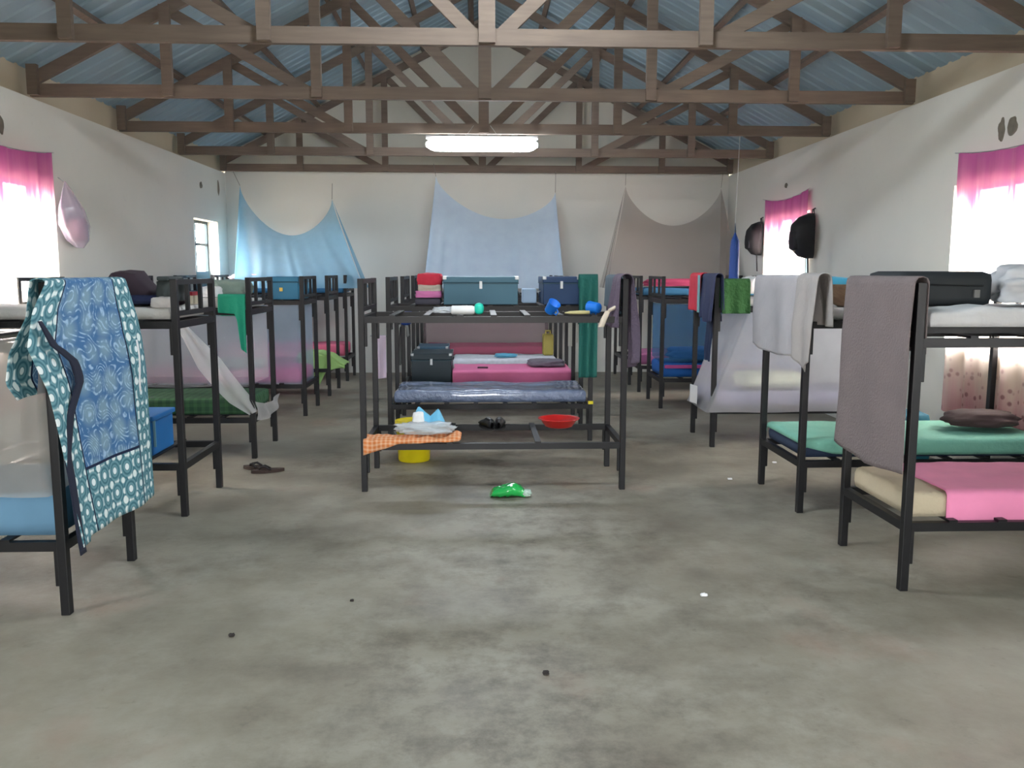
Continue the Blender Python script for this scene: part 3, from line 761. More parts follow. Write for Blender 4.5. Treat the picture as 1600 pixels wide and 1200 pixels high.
# fifth
mattress(XL0+.06, XL1-.065, 11.12, 11.78, ZL, .15, mat('rose_sheet_cloth', (228, 110, 140), .9), 'rose pink mattress on the lower bunk of the fifth left bed', 8)
def lgreen(u, v):
    x = lerp(-2.35, -1.74, u); s = v*.75
    if s < .42: y = 11.52 - s; z = .54+.03*math.sin(u*6)
    else: y = 11.095 - .01*math.sin(u*9); z = .54 - (s-.42)*pw(u, [(0, .3), (.45, 1.25), (.6, .7), (1, .15)])
    k = max(0, (x+1.93)/.2)
    return (x, y + .02*noise.noise(Vector((u*5, v*5, 1))), z - .14*k + .03*noise.noise(Vector((u*5, v*5, 8))))
single('blanket', MB().grid(lgreen, 30, 26), mat('lime_green_cloth', (158, 196, 120), .9), 'light green blanket trailing off the lower bunk of the fifth left bed', 'blanket', smooth=True, thick=.006)
mattress(XL0+.06, XL1-.065, 12.65, 13.27, ZL, .17, mat('salmon_sheet', (232, 120, 150), .9), 'salmon pink mattress on the lower bunk in the far left corner', 9)
mattress(XL0+.06, XL1-.065, 12.64, 13.28, ZU, .12, mat('blue_sheet', (70, 140, 190), .9), 'blue mattress on the top bunk in the far left corner', 10)
single('blanket', MB().blob((-3.3, 12.95, ZU+.20), (.75, .55, .15), 44, .2, box=.6), mat('pink_grey_blanket', (200, 180, 178), .9), 'rumpled pinkish grey blanket on the far left corner top bunk', 'blanket', smooth=True)

# big nets at the far wall ------------------------------------------------
def wall_net(name, anchors, low_y, zlow, xl, xr, sag, m, label, strings, seed, vfold=.03):
    """net hung from two points near the far wall: sagging top edge, skirt spreading forward over the bed below"""
    (ax, ay, az), (bx, by, bz) = anchors
    t = thing(name, ((xl+xr)/2, low_y, zlow), label, 'mosquito net')
    def top(u):
        k = math.sinh(0) if False else (4*u*(1-u))
        return (lerp(ax, bx, u), lerp(ay, by, u), lerp(az, bz, u) - sag*(k**.62)*(1+.15*math.sin(u*PI)))
    def front(u, v):
        X, Y, Z = top(u); x1 = lerp(xl, xr, u)
        q = v
        x = lerp(X, x1, q**1.1); y = lerp(Y, low_y, q); z = lerp(Z, zlow, q)
        w = vfold*(.25+q)*(math.sin(u*19+seed+3*noise.noise(Vector((u*4, q, seed)))) + .8*math.sin(u*47+seed*2+4*noise.noise(Vector((u*6, q, seed)))))*.35 * min(1, q*3+.1)
        return (x, y + w, z)
    MB().grid(front, 110, 30).build('front_panel', m, t, smooth=True)
    def sidef(sg):
        A = (ax, ay, az) if sg < 0 else (bx, by, bz); xb = xl if sg < 0 else xr
        def f(u, v):
            # falls from the anchor to the bed, running back to the wall
            x = lerp(A[0], xb - (sg*.05*u), v); y = lerp(A[1], lerp(low_y, 13.5, u), v); z = lerp(A[2], zlow, v)
            return (x + .02*math.sin(u*12)*v, y, z)
        return f
    for sg in (-1, 1): MB().grid(sidef(sg), 14, 16).build('side_panel', m, t, smooth=True)
    for a, b in strings: MB().tube([a, b], .004, 5).build('string', mat('grey_string', (120, 120, 118), .8), t)
    return t
wall_net('mosquito_net', ((-3.64, 13.50, 2.90), (-2.25, 13.50, 2.70)), 12.52, 1.36, -3.52, -1.66, .56, M_net_blue,
         'blue mosquito net sagging between two points in the far left corner', [((-3.64, 13.50, 2.90), (-3.70, 13.36, 3.10)), ((-2.25, 13.50, 2.70), (-2.26, 13.62, 2.95))], 1)
wall_net('mosquito_net', ((-.64, 13.20, 3.02), (1.17, 13.30, 2.80)), 12.50, 1.36, -.80, 1.24, .44, M_net_sky,
         'sky blue mosquito net hanging at the middle of the far wall', [((-.64, 13.20, 3.02), (-.68, 13.33, 3.22)), ((1.17, 13.30, 2.80), (1.18, 13.37, 3.12))], 2, .035)
wall_net('mosquito_net', ((2.28, 13.50, 2.93), (3.78, 13.50, 2.90)), 12.52, 1.36, 1.86, 3.86, .52, M_net_beige,
         'faint beige mosquito net hanging at the right end of the far wall', [((2.28, 13.50, 2.93), (2.27, 13.42, 3.12)), ((3.78, 13.50, 2.90), (3.78, 13.42, 3.12))], 3)

# ================================================================ CENTRE ROW
# on the nearest bed's top
bo = thing('bottle', (-.12, 6.19, ZU), 'white bottle with a round turquoise cap lying on the bare centre bed', 'bottle')
R = Matrix.Translation((-.20, 6.19, ZU+.033)) @ Matrix.Rotation(PI/2, 4, 'Y')
MB().lathe([(0, 0), (.026, 0), (.032, .008), (.032, .15), (.026, .168), (0, .170)], 24, R).build('body', M_white, bo, smooth=True)
MB().blob((.0, 6.19, ZU+.043), (.072, .072, .086), 1, .02, box=.2, flat=False).build('cap', mat('turquoise_plastic', (24, 205, 178), .4), bo, smooth=True)
single('plastic_wrapper', MB().blob((-.26, 6.22, ZU+.028), (.15, .12, .055), 51, .35, 3, box=.4), plastic_film('clear_film'), 'crumpled clear wrapper beside the white bottle', 'wrapper', smooth=True)
M_cup = mat('bright_blue_cup_plastic', (24, 118, 220), .35)
def cup(c, rot, label):
    t = thing('cup', c, label, 'cup', 'blue cups on the bare bed')
    R = Matrix.Translation(c) @ rot
    MB().lathe([(0, 0), (.036, 0), (.038, .004), (.046, .085), (.048, .088), (.044, .086), (.034, .008), (0, .008)], 28, R).build('body', M_cup, t, smooth=True)
    m = MB().tube([(.040, 0, .07), (.068, 0, .066), (.070, 0, .035), (.038, 0, .022)], .005, 8); bmesh.ops.transform(m.bm, matrix=R, verts=m.bm.verts[:]); m.build('handle', M_cup, t, smooth=True)
cup((.505, 6.18, ZU+.022), Matrix.Rotation(-.9, 4, 'Z') @ Matrix.Rotation(.75, 4, 'Y'), 'bright blue plastic cup tipped over, left one of two on the bare bed')
cup((.87, 6.22, ZU+.045), Matrix.Rotation(2.3, 4, 'Z') @ Matrix.Rotation(PI/2-.05, 4, 'Y'), 'bright blue plastic cup next to the hanging cream sock')
single('wooden_spoon', MB().tube([(.62, 6.19, ZU+.012), (.66, 6.19, ZU+.014), (.72, 6.19, ZU+.015), (.80, 6.2, ZU+.015)], [.004, .012, .014, .014], 10), mat('pale_yellow_wood', (206, 196, 140), .6), 'pale yellow stick lying between the two blue cups', 'stick', smooth=True)
def sock(u, v):
    a = v*2*PI; p = [(.99, 6.17, ZU+.055), (.955, 6.155, ZU+.04), (.925, 6.135, ZU+.028), (.895, 6.122, ZU-.03), (.875, 6.120, ZU-.085)]
    k = u*4; i = min(3, int(k)); f = k-i; c = Vector(p[i]).lerp(Vector(p[i+1]), f)
    rr = pw(u, [(0, .004), (.06, .022), (.5, .020), (.8, .024), (1, .022)])
    if u < .5: return (c.x, c.y+rr*math.cos(a), c.z+rr*math.sin(a)*.7)
    return (c.x+rr*math.cos(a), c.y-.002-rr*.6*math.sin(a), c.z)
single('sock', MB().grid(sock, 24, 14), mat('cream_knit', (222, 208, 188), .95), 'cream sock hanging over the top rail of the bare centre bed', 'sock', smooth=True)
# lower frame of the nearest bed
M_or = check_material('orange_print_cloth', (214, 120, 58), (232, 186, 148), (222, 150, 100), 190)
def orange(u, v):
    x = lerp(-.842, -.135, u); F = pw(u, [(0, .10), (.2, .055), (.35, .02), (1, .0)]); s = v*(F+.22)-F
    if s < 0: return (x, 6.125+.01*math.sin(u*20), ZL+.010+s)
    return (x, 6.128 + s, ZL+.015+.035*abs(noise.noise(Vector((u*7, s*9, 2))))+ .02*max(0, 1-abs(u-.95)*9))
single('orange_cloth', MB().grid(orange, 50, 16), M_or, 'orange and white printed cloth hanging off the bare lower bunk', 'cloth', smooth=True, thick=.006)
single('plastic_bag', MB().blob((-.40, 6.30, ZL+.075), (.42, .24, .10), 61, .3, 3, box=.3), plastic_film('bag_film', (214, 222, 226), .35), 'clear crumpled plastic bag on the orange printed cloth', 'bag', smooth=True)
pk = thing('packet', (-.38, 6.32, ZL+.10), 'light blue and white packet inside the clear plastic bag', 'packet')
def pkf(u, v): return (lerp(-.50, -.26, u), 6.32 + .06*v, ZL+.10 + lerp(0, pw(u, [(0, .02), (.18, .13), (.4, .08), (.55, .05), (.8, .11), (1, .0)]), v))
MB().grid(pkf, 24, 8).build('blue_sleeve', mat('light_blue_packet', (110, 190, 226), .5), pk, smooth=True, thick=.012)
MB().blob((-.455, 6.315, ZL+.135), (.09, .03, .13), 5, .15, box=.6).build('white_tip', M_white, pk, smooth=True)
M_shoe = mat('black_leather', (20, 20, 22), .45)
def shoe(x, y, z, ang, label, L=.25, group='black shoes on the bare lower bunk'):
    t = thing('shoe', (x, y, z), label, 'shoe', group)
    R = Matrix.Translation((x, y, z)) @ Matrix.Rotation(ang, 4, 'Z')
    m = MB()
    def f(u, v):
        a = v*2*PI; yy = lerp(-L/2, L/2, u); wd = pw(u, [(0, .012), (.06, .032), (.3, .036), (.65, .044), (.9, .034), (1, .008)]); h = pw(u, [(0, .05), (.05, .075), (.35, .082), (.5, .065), (.75, .045), (1, .022)])
        c_, s_ = math.cos(a), math.sin(a); return (wd*c_, yy, .012 + h*(.5+.5*s_))
    m.grid(f, 26, 18); bmesh.ops.transform(m.bm, matrix=R, verts=m.bm.verts[:]); m.build('upper', M_shoe, t, smooth=True)
    m = MB().lathe([(0, 0), (.045, 0), (.045, .012), (0, .012)], 24, None, 1, L/.09*.99); bmesh.ops.transform(m.bm, matrix=R, verts=m.bm.verts[:]); m.build('sole', mat('black_rubber', (16, 16, 16), .8), t)
shoe(.055, 6.78, ZL-.01, .35, 'left shoe of the black pair on the bare lower bunk')
shoe(.165, 6.79, ZL-.01, -.1, 'right shoe of the black pair on the bare lower bunk')
MBs = MB().box((-.0, 6.64, ZL-.058), (.04, 6.92, ZL-.012))
M_red = mat('red_plastic', (206, 32, 30), .3)
single('basin', MB().lathe([(0, .004), (.095, .004), (.11, .010), (.146, .062), (.165, .070), (.168, .074), (.160, .076), (.143, .069), (.106, .016), (0, .010)], 48, Matrix.Translation((.64, 6.80, ZL-.012))), M_red, 'shallow red plastic basin on the bare lower bunk', 'basin', smooth=True)
# yellow bucket
yb = thing('bucket', (-.56, 7.22, 0), 'yellow plastic bucket on the floor behind the bare centre bed', 'bucket')
M_yel = mat('yellow_plastic', (214, 198, 20), .4)
R = Matrix.Translation((-.56, 7.22, 0))
MB().lathe([(0, .004), (.128, .0), (.134, .01), (.148, .30), (.158, .302), (.160, .345), (.152, .347), (.146, .33), (.128, .012), (0, .012)], 44, R).build('body', M_yel, yb, smooth=True)
MB().tube([(-.56+.155*math.cos(a), 7.22-.150-.02*math.sin(-a) , .30+.10*math.sin(a)) for a in [PI+PI*k/14 for k in range(15)]], .004, 6).build('handle', M_steel, yb, smooth=True)
single('tape_band', MB().box((1.030, 7.993, .355), (1.079, 7.999, .385)), M_yel, 'strip of yellow tape round the post of the second centre bed', 'tape')
# green plastic packet on the floor
gp = thing('plastic_packet', (.20, 6.02, 0), 'crumpled green plastic packet on the floor in front of the bare bed', 'packet')
def gpf(u, v):
    a = v*2*PI; k = pw(u, [(0, .08), (.05, .55), (.3, .8), (.6, 1), (.85, .75), (.96, .4), (1, .06)])
    c_, s_ = math.cos(a), math.sin(a)
    z = .045*k*1.1 + .048*k*math.copysign(abs(s_)**.7, s_)
    return (lerp(.075, .325, u) + .02*s_*k, 6.0 + .075*c_*pw(u, [(0, .8), (.5, 1), (1, .7)]), max(.003, z + .010*noise.noise(Vector((u*8, a*2, 3)))))
MB().grid(gpf, 34, 28).build('green_film', mat('green_film', (40, 178, 84), .22, var=.3, coat=.6), gp, smooth=True)
MB().blob((.335, 5.99, .024), (.07, .11, .045), 71, .3, 3).build('clear_end', plastic_film('packet_clear_film', (210, 235, 220), .3), gp, smooth=True)

# second centre bed
M_quilt = check_material('plastic_wrapped_ticking', (96, 108, 150), (66, 76, 118), (150, 160, 185), 60)
mq = mat('ticking_under_plastic', (118, 132, 160), .16, var=.3, scale=22, bump=.8, bscale=26, coat=.7)
mattress(-.805, 1.018, 8.06, 8.74, ZL-.0, .115, mq, 'blue-grey mattress in shiny plastic on the second centre bed', 11, .018)
M_tr = mat('teal_painted_metal', (50, 88, 104), .42, .35, .12, 5)
trunk(-.335, .37, 8.03, 8.45, ZU, ZU+.262, M_tr, 'long teal metal trunk on top of the second centre bed')
trunk(.60, .955, 8.08, 8.72, ZU, ZU+.262, mat('navy_painted_metal', (24, 56, 94), .45, .3), 'navy blue metal trunk end-on, right of the long teal trunk')
single('white_box', MB().box((.43, 8.5, ZU), (.57, 8.72, ZU+.14), bev=.01), mat('pale_blue_white', (180, 205, 230), .6), 'small whitish box in the gap between the two trunks', 'box')
single('folded_blanket', MB().box((-.60, 8.06, ZU+.0), (-.36, 8.42, ZU+.055), bev=.02), mat('dark_grey_blanket', (70, 68, 78), .9), 'dark grey folded blanket at the bottom of the stack beside the teal trunk', 'blanket', 'stack of folded bedding')
single('folded_sheet', MB().blob((-.475, 8.24, ZU+.090), (.27, .36, .085), 81, .05, box=.85), mat('lilac_pink_cloth', (206, 120, 170), .9), 'lilac pink folded sheet in the stack beside the teal trunk', 'sheet', 'stack of folded bedding', smooth=True)
single('folded_sheet', MB().blob((-.465, 8.24, ZU+.150), (.24, .34, .085), 82, .08, box=.85), mat('cream_towel', (190, 180, 165), .9, bump=.5), 'cream folded towel under the red bundle', 'towel', 'stack of folded bedding', smooth=True)
single('folded_bundle', MB().blob((-.467, 8.24, ZU+.225), (.26, .34, .15), 83, .07, box=.65), mat('red_fleece', (196, 44, 66), .8), 'red rolled fleece on top of the stack beside the teal trunk', 'blanket', 'stack of folded bedding', smooth=True)
# third centre bed
M_pk = mat('bright_pink_sheet', (218, 118, 162), .85)
mattress(-.25, 1.02, 9.56, 10.24, ZL, .12, M_pk, 'pink mattress on the lower bunk of the third centre bed', 12)
bedsheet(-.30, 1.04, 9.56, 10.24, ZL+.125, M_pk, 'bright pink sheet with hanging front edge behind the wrapped mattress', .22, .04, seed=4)
trunk(-.765, -.305, 9.50+.05, 10.1, ZL, ZL+.325, mat('blackish_green_metal', (34, 50, 58), .45, .3), 'blackish metal trunk beside the bright pink sheet')
bk = thing('small_case', (.05, 9.8, ZL+.13), 'small dark plum case lying on the bright pink sheet', 'case')
MB().box((-.02, 9.74, ZL+.134), (.10, 9.80, ZL+.15), bev=.005).build('case', mat('dark_plum', (60, 24, 44), .5), bk)
single('grey_cloth', MB().blob((.78, 10.0, ZL+.17), (.46, .42, .09), 91, .15, box=.5), mat('grey_print_cloth', (110, 104, 116), .9, var=.3, scale=20), 'grey patterned cloth bundle on the bright pink sheet', 'cloth', smooth=True)
# fourth
mattress(-.34, 1.02, 11.06, 11.74, ZL, .11, mat('white_print_sheet', (200, 204, 214), .85, var=.25, scale=18), 'white patterned mattress on the lower bunk of the fourth centre bed', 13)
trunk(-.80, -.40, 11.06, 11.6, ZL, ZL+.27, mat('steel_blue_metal', (58, 88, 108), .45, .3), 'steel blue metal trunk on the fourth centre bed, behind the blackish trunk')
single('blue_garment', MB().blob((.35, 11.2, ZL+.14), (.30, .2, .06), 94, .2), mat('aqua_cloth', (90, 160, 190), .9), 'aqua garment on the white patterned mattress', 'garment', smooth=True)
jc = thing('jerrycan', (.93, 11.55, ZL+.11), 'dull yellow jerrycan standing at the right end of the fourth centre bed', 'jerrycan')
M_jc = mat('dull_yellow_plastic', (150, 138, 62), .5)
MB().box((.86, 11.45, ZL+.115), (1.0, 11.65, ZL+.40), bev=.025).build('body', M_jc, jc)
MB().tube([(.90, 11.55, ZL+.40), (.90, 11.55, ZL+.44), (.96, 11.55, ZL+.44), (.96, 11.55, ZL+.40)], .012, 8).build('handle', M_jc, jc)
mattress(-.80, 1.02, 12.66, 13.32, ZL, .14, mat('deep_pink_sheet', (206, 70, 120), .85), 'deep pink mattress on the lower bunk of the last centre bed', 14)
bed_net(XC0+.05, XC1-.05, 12.645, 13.33, 1.22, .37, cloth_mat('greyish_netting', (190, 170, 174), .4, .62), 'dull grey-pink netting round the lower bunk of the last centre bed', seed=3)
# hanging things on the centre row
M_pur = mat('purple_grey_towel', (96, 84, 100), .95, bump=.6)
drape('towel', 'y', 6.12, 6.42, 1.054, 1.55, lambda u: pw(u, [(0, .60), (.6, .66), (1, .5)]), .35, 1, M_pur, 'dark purple-grey towel over the right end of the bare centre bed', 'towel', fold=.024, freq=5, seed=1, r=.045)
drape('scarf', 'y', 6.50, 6.90, 1.054, 1.55, .30, .22, 1, mat('teal_grey_cloth', (74, 92, 104), .9), 'teal-grey cloth over the far part of the bare bed end rail', 'cloth', fold=.012)
M_dg = mat('dark_green_towel', (22, 92, 84), .9, bump=.4)
drape('towel', 'x', .925, 1.10, 7.965, 1.55, .93, .10, -1, M_dg, 'long dark green towel hanging at the right end of the second centre bed', 'towel', fold=.012, freq=5)
drape('towel', 'y', 8.10, 8.66, 1.054, 1.55, .40, .25, 1, mat('pale_green_stripe', (150, 168, 150), .9), 'pale green towel over the end rail beside the dark green towel', 'towel', fold=.01)
drape('strap', 'x', .985, 1.03, 9.47, 1.20, .42, .02, -1, mat('white_webbing', (205, 205, 196), .8), 'wide white strap hanging behind the long dark green towel', 'strap', fold=.003, group='white straps', nu=6)
drape('strap', 'x', 1.075, 1.10, 9.47, 1.20, .38, .02, -1, mat('white_webbing', (205, 205, 196), .8), 'narrow white strap hanging behind the long dark green towel', 'strap', fold=.003, group='white straps', nu=6)
drape('hanging_cloth', 'x', -1.03, -.90, 8.3, .98, lambda u: pw(u, [(0, .42), (1, .40)]), .02, -1, mat('pale_lilac_cloth', (216, 200, 220), .9), 'pale lilac cloth hanging left of the second centre bed', 'cloth', fold=.010, freq=3, r=.011)
single('line_cord', MB().tube([(-1.05, 8.3, .985), (-.862, 8.3, .985)], .009, 6), M_steel, 'thin cord the pale lilac cloth hangs from', 'cord')
drape('scarf', 'y', 9.52, 9.80, -.842, .98, .42, .1, -1, mat('silver_grey_cloth', (124, 128, 124), .7), 'silver-grey scarf hanging at the left end of the third centre bed', 'scarf', fold=.02, freq=5)
single('line_cord', MB().tube([(-.842, 9.53, 1.005), (-.842, 10.28, 1.005)], .005, 5), M_steel, 'cord between the left posts of the third centre bed', 'cord')
single('blue_bag', MB().blob((-.80, 9.445, 1.13), (.13, .10, .24), 97, .12, flat=False), mat('royal_blue_bag', (16, 62, 140), .5), 'small royal blue bag hanging at the left of the third centre bed', 'bag', smooth=True)

# ================================================================ RIGHT ROW
M_gt = mat('grey_brown_towel', (122, 112, 112), .95, bump=.5, bscale=80)
def gt_edges(u, t): return lerp(pw(max(t, 0), [(0, 0), (.6, .0), (1.0, .05)]), pw(max(t, 0), [(0, 0), (1, .0)]), 1-u) if t > 0 else 0
drape('towel', 'y', 4.085, 4.86, XR0+.021, 1.552, lambda u: pw(u, [(0, .95), (.5, .985), (1, .94)]), .35, -1, M_gt, 'long grey-brown towel over the end of the nearest right bed', 'towel', fold=.007, freq=4, seed=2, edges=gt_edges)
M_cm = mat('cream_mattress_cover', (196, 184, 158), .9, bump=.3)
mattress(XR0+.055, XR1-.05, 4.14, 4.78, ZL, .125, M_cm, 'cream mattress on the lower bunk of the nearest right bed', 21, .01)
def r1edge(x): return .165
bedsheet(2.36, XR1-.05, 4.14, 4.78, ZL+.128, M_pk if False else mat('hot_pink_cloth', (238, 144, 184), .85), 'hot pink sheet hanging over the front of the nearest right lower bunk', .165, .03, seed=7, fold=.010)
mattress(XR0+.10, XR1-.05, 4.14, 4.78, 1.235+.045+.052, .09, mat('rumpled_white_cover', (205, 206, 208), .9, bump=.6, bscale=12), 'rumpled white mattress on the top bunk of the nearest right bed', 22, .02)
sc = thing('suitcase', (2.38, 4.5, 1.42), 'black soft suitcase lying on the top bunk of the nearest right bed', 'suitcase')
M_sc = mat('black_suitcase_fabric', (32, 38, 42), .7)
MB().box((2.172, 4.35, 1.425), (2.66, 4.76, 1.605), bev=.045).build('body', M_sc, sc, smooth=True)
MB().tube([(2.21, 4.35, 1.53), (2.3, 4.349, 1.535), (2.60, 4.35, 1.53)], .005, 6).build('zip', mat('black_zip', (14, 14, 15), .4), sc)
MB().box((2.55, 4.338, 1.47), (2.58, 4.35, 1.51)).build('buckle', mat('grey_buckle', (110, 110, 108), .5), sc)
single('plastic_bag', MB().blob((2.98, 4.42, 1.515), (.60, .40, .24), 103, .35, 2.6, box=.3), mat('translucent_white_bag', (206, 208, 212), .35), 'crumpled white plastic bag at the right edge, next to the black suitcase', 'bag', smooth=True)
# second right bed
mattress(XR0+.05, XR1-.05, 5.55, 6.25, ZL, .095, mat('navy_mattress', (34, 50, 76), .8), 'navy mattress under the mint sheet on the second right bed', 23)
M_mint = mat('mint_green_sheet', (122, 184, 164), .85, bump=.3)
bedsheet(XR0+.05, XR1-.05, 5.55, 6.25, ZL+.115, M_mint, 'mint green sheet on the lower bunk of the second right bed', lambda x: pw(x, [(2.1, .015), (2.4, .09), (2.7, .10), (3.9, .10)]), .03, .04, seed=9)
single('cushion', MB().blob((3.55, 5.86, ZL+.20), (.52, .36, .13), 105, .18, box=.15), mat('dark_brown_cushion', (66, 50, 50), .9), 'dark brown cushion on the mint green sheet', 'cushion', smooth=True)
mattress(XR0+.10, XR1-.05, 5.55, 6.25, ZU, .075, mat('whitish_grey_cover', (196, 194, 192), .9), 'thin whitish mattress on the top bunk of the second right bed', 24)
single('bowl', MB().lathe([(0, 0), (.05, 0), (.09, .02), (.155, .10), (.170, .145), (.172, .150), (.160, .146), (.14, .10), (.07, .02), (0, .016)], 40, Matrix.Translation((2.50, 5.78, ZU+.076))), wood_material('brown_bowl', (190, 165, 130), (110, 70, 52)), 'brown and cream bowl on the second right top bunk', 'bowl', smooth=True)
single('folded_cloth', MB().blob((2.50, 5.98, ZU+.20), (.44, .30, .15), 107, .1, box=.6), mat('cyan_plastic_cloth', (84, 186, 222), .45), 'cyan blue folded cloth behind the brown and cream bowl', 'cloth', smooth=True)
M_sh = mat('light_grey_shirt', (178, 176, 180), .9, bump=.3)
drape('shirt', 'y', 5.50, 6.50, XR0+.021, 1.552, lambda u: pw(u, [(0, .50), (.5, .53), (1, .49)]), .3, -1, M_sh, 'light grey shirt draped over the end of the second right bed', 'shirt', fold=.016, freq=4, seed=4)
drape('shirt', 'y', 5.26, 5.60, XR0+.021, 1.56, lambda u: pw(u, [(0, .52), (.4, .60), (1, .46)]), .3, -1, mat('beige_grey_shirt', (166, 162, 160), .9, bump=.3), 'beige-grey shirt over the near corner of the second right bed', 'shirt', fold=.02, freq=3, seed=6, r=.042)
# third right bed
M_lil = mat('lilac_grey_mattress', (128, 126, 152), .8, var=.3, scale=12)
mattress(XR0+.05, XR1-.05, 7.72, 8.36, ZL, .135, M_lil, 'lilac-grey mattress inside the white net on the third right bed', 25)
bed_net(XR0-.05, XR1-.06, 7.625, 8.37, 1.24, .33, M_net_w3, 'white mosquito net spread round the third right bed', flare=.34, seed=8, aisle='x0', fold=.018)
single('paper_sheet', MB().grid(lambda u, v: (XR0-.075+.012*math.sin(u*5), lerp(7.90, 8.12, u), lerp(.36, .53, v)), 6, 3), M_white, 'small white paper tag stuck to the net of the third right bed', 'paper', thick=.003)
single('bedding', MB().blob((2.75, 7.95, ZL+.22), (.7, .4, .18), 109, .2), mat('cream_green_print', (190, 196, 172), .9, var=.2, scale=9), 'cream and green bundle inside the white net', 'bundle', smooth=True)
mattress(XR0+.30, XR1-.05, 7.72, 8.36, ZU, .07, mat('pale_grey_cover', (188, 190, 192), .9), 'pale mattress on the third right top bunk, behind the green bag', 26)
drape('green_cloth', 'x', 2.175, 2.43, 7.68, 1.50, .27, .22, -1, mat('bright_leaf_green', (44, 88, 44), .95, bump=.8), 'leaf green cloth hanging on the third right bed, left of the grey shirts', 'cloth', fold=.014, freq=4, r=.05)
single('white_paper_bag', MB().blob((2.50, 7.80, ZU+.17), (.20, .22, .20), 111, .25), M_white, 'crumpled white bag right of the leaf green cloth', 'bag', smooth=True)
drape('jacket', 'y', 7.60, 8.04, XR0+.021, 1.56, lambda u: pw(u, [(0, .40), (.5, .42), (1, .38)]), .3, -1, mat('dark_navy_jacket', (46, 54, 86), .85), 'navy jacket over the end of the third right bed', 'jacket', fold=.016, freq=4)
drape('red_bag', 'y', 8.09, 8.50, XR0+.021, 1.56, .33, .2, -1, mat('crimson_cloth', (200, 30, 60), .6), 'crimson bag hanging on the far corner of the third right bed', 'bag', fold=.012, freq=3, r=.04)
single('trim_cloth', MB().grid(lambda u, v: (XR0-.045, lerp(8.03, 8.10, u), lerp(1.22, 1.57, v)), 3, 8), mat('pale_teal_cloth', (120, 170, 176), .8), 'pale teal strip between the navy jacket and the crimson bag', 'cloth', thick=.006)
drape('trousers', 'y', 7.78, 8.0, XR0+.065, 1.20, .42, .05, -1, mat('dark_blue_trousers', (30, 44, 74), .9), 'dark blue trousers hanging under the navy jacket', 'trousers', fold=.014, freq=3)
# fourth right
M_rb = mat('royal_blue_bedding', (16, 86, 160), .8)
mattress(XR0+.05, XR1-.05, 9.97, 10.65, ZL, .16, M_rb, 'royal blue mattress on the lower bunk of the fourth right bed', 27)
single('blanket', MB().blob((2.75, 10.25, ZL+.25), (1.0, .5, .18), 113, .15, box=.5), M_rb, 'royal blue rumpled blanket on the fourth right bed', 'blanket', smooth=True)
single('pink_sheet', MB().box((XR0+.06, 9.935, ZL+.105), (3.4, 9.955, ZL+.145), bev=.006), mat('magenta_cloth', (176, 74, 132), .9), 'magenta strip of sheet along the royal blue mattress', 'sheet')
bed_net(XR0+.05, XR1-.06, 9.955, 10.66, 1.22, .55, cloth_mat('blue_teal_netting', (60, 110, 150), .4, .42), 'dark blue-teal netting round the fourth right bed', seed=12, aisle='x0')
mattress(XR0+.06, XR1-.05, 11.36, 12.02, ZU, .10, mat('steel_blue_sheet', (60, 120, 160), .9), 'steel blue mattress on the fifth right top bunk', 28)
single('blanket', MB().blob((2.75, 11.6, ZU+.155), (1.1, .5, .13), 117, .1, box=.7), mat('rose_blanket', (196, 74, 112), .9), 'rose pink blanket on the steel blue mattress', 'blanket', smooth=True)
mattress(XR0+.05, XR1-.05, 11.36, 12.02, ZL, .16, mat('mauve_sheet', (150, 90, 130), .9), 'mauve mattress on the lower bunk of the fifth right bed', 29)
single('teal_bag', MB().blob((3.40, 6.62, .18), (.34, .3, .72), 119, .08, box=.7), mat('teal_sack', (20, 96, 116), .7), 'upright teal sack on the floor behind the second right bed', 'sack', smooth=True)

# --- hanging on the right wall
M_bpk = mat('black_backpack_fabric', (26, 26, 30), .75)
def wall_backpack(y, z0, z1, wy, dx, label, seed):
    x = WR - dx/2; H = z1-z0
    t = thing('backpack', (WR-.05, y, z0), label, 'backpack', 'black backpacks on the right wall')
    m = MB()
    def f(u, v):
        a = v*2*PI; k = pw(u, [(0, .30), (.04, .62), (.2, .86), (.45, 1), (.75, .92), (.93, .62), (1, .22)])
        c_, s_ = math.cos(a), math.sin(a); q = .7
        cx = math.copysign(abs(c_)**q, c_); sx = math.copysign(abs(s_)**q, s_)
        x_ = WR - .02 - dx*.5*(1+cx*.98)*k if cx > 0 else WR - .02 - dx*.5*k*(1+cx*.98)
        return (x_ + .008*noise.noise(Vector((u*5, a, seed))), y + wy/2*sx*k, lerp(z0, z1, u))
    m.grid(f, 26, 28)
    m.build('body', M_bpk, t, smooth=True)
    MB().blob((WR-.02-dx*.80, y, lerp(z0, z1, .40)), (dx*.38, wy*.72, H*.50), seed, .03, box=.45, flat=False).build('front_pocket', M_bpk, t, smooth=True)
    MB().tube([(WR-.03, y-.03, z1-.02), (WR-.035, y-.02, z1+.045), (WR-.01, y, z1+.06), (WR-.035, y+.02, z1+.045), (WR-.03, y+.03, z1-.02)], .007, 6).build('loop', M_bpk, t, smooth=True)
    MB().tube([(WR-.10, y-.06, z0+.05), (WR-.095, y-.07, z0-.1), (WR-.085, y-.06, z0-.22)], .009, 6).build('strap', M_bpk, t, smooth=True)
    MB().tube([(WR, y, z1+.055), (WR-.03, y, z1+.058)], .004, 6).build('nail', M_steel, t)
    return t
wall_backpack(11.90, 1.83, 2.29, .30, .22, 'black backpack hanging left of the far right window', 3)
wall_backpack(10.04, 1.76, 2.28, .34, .27, 'black backpack hanging right of the far right window', 4)
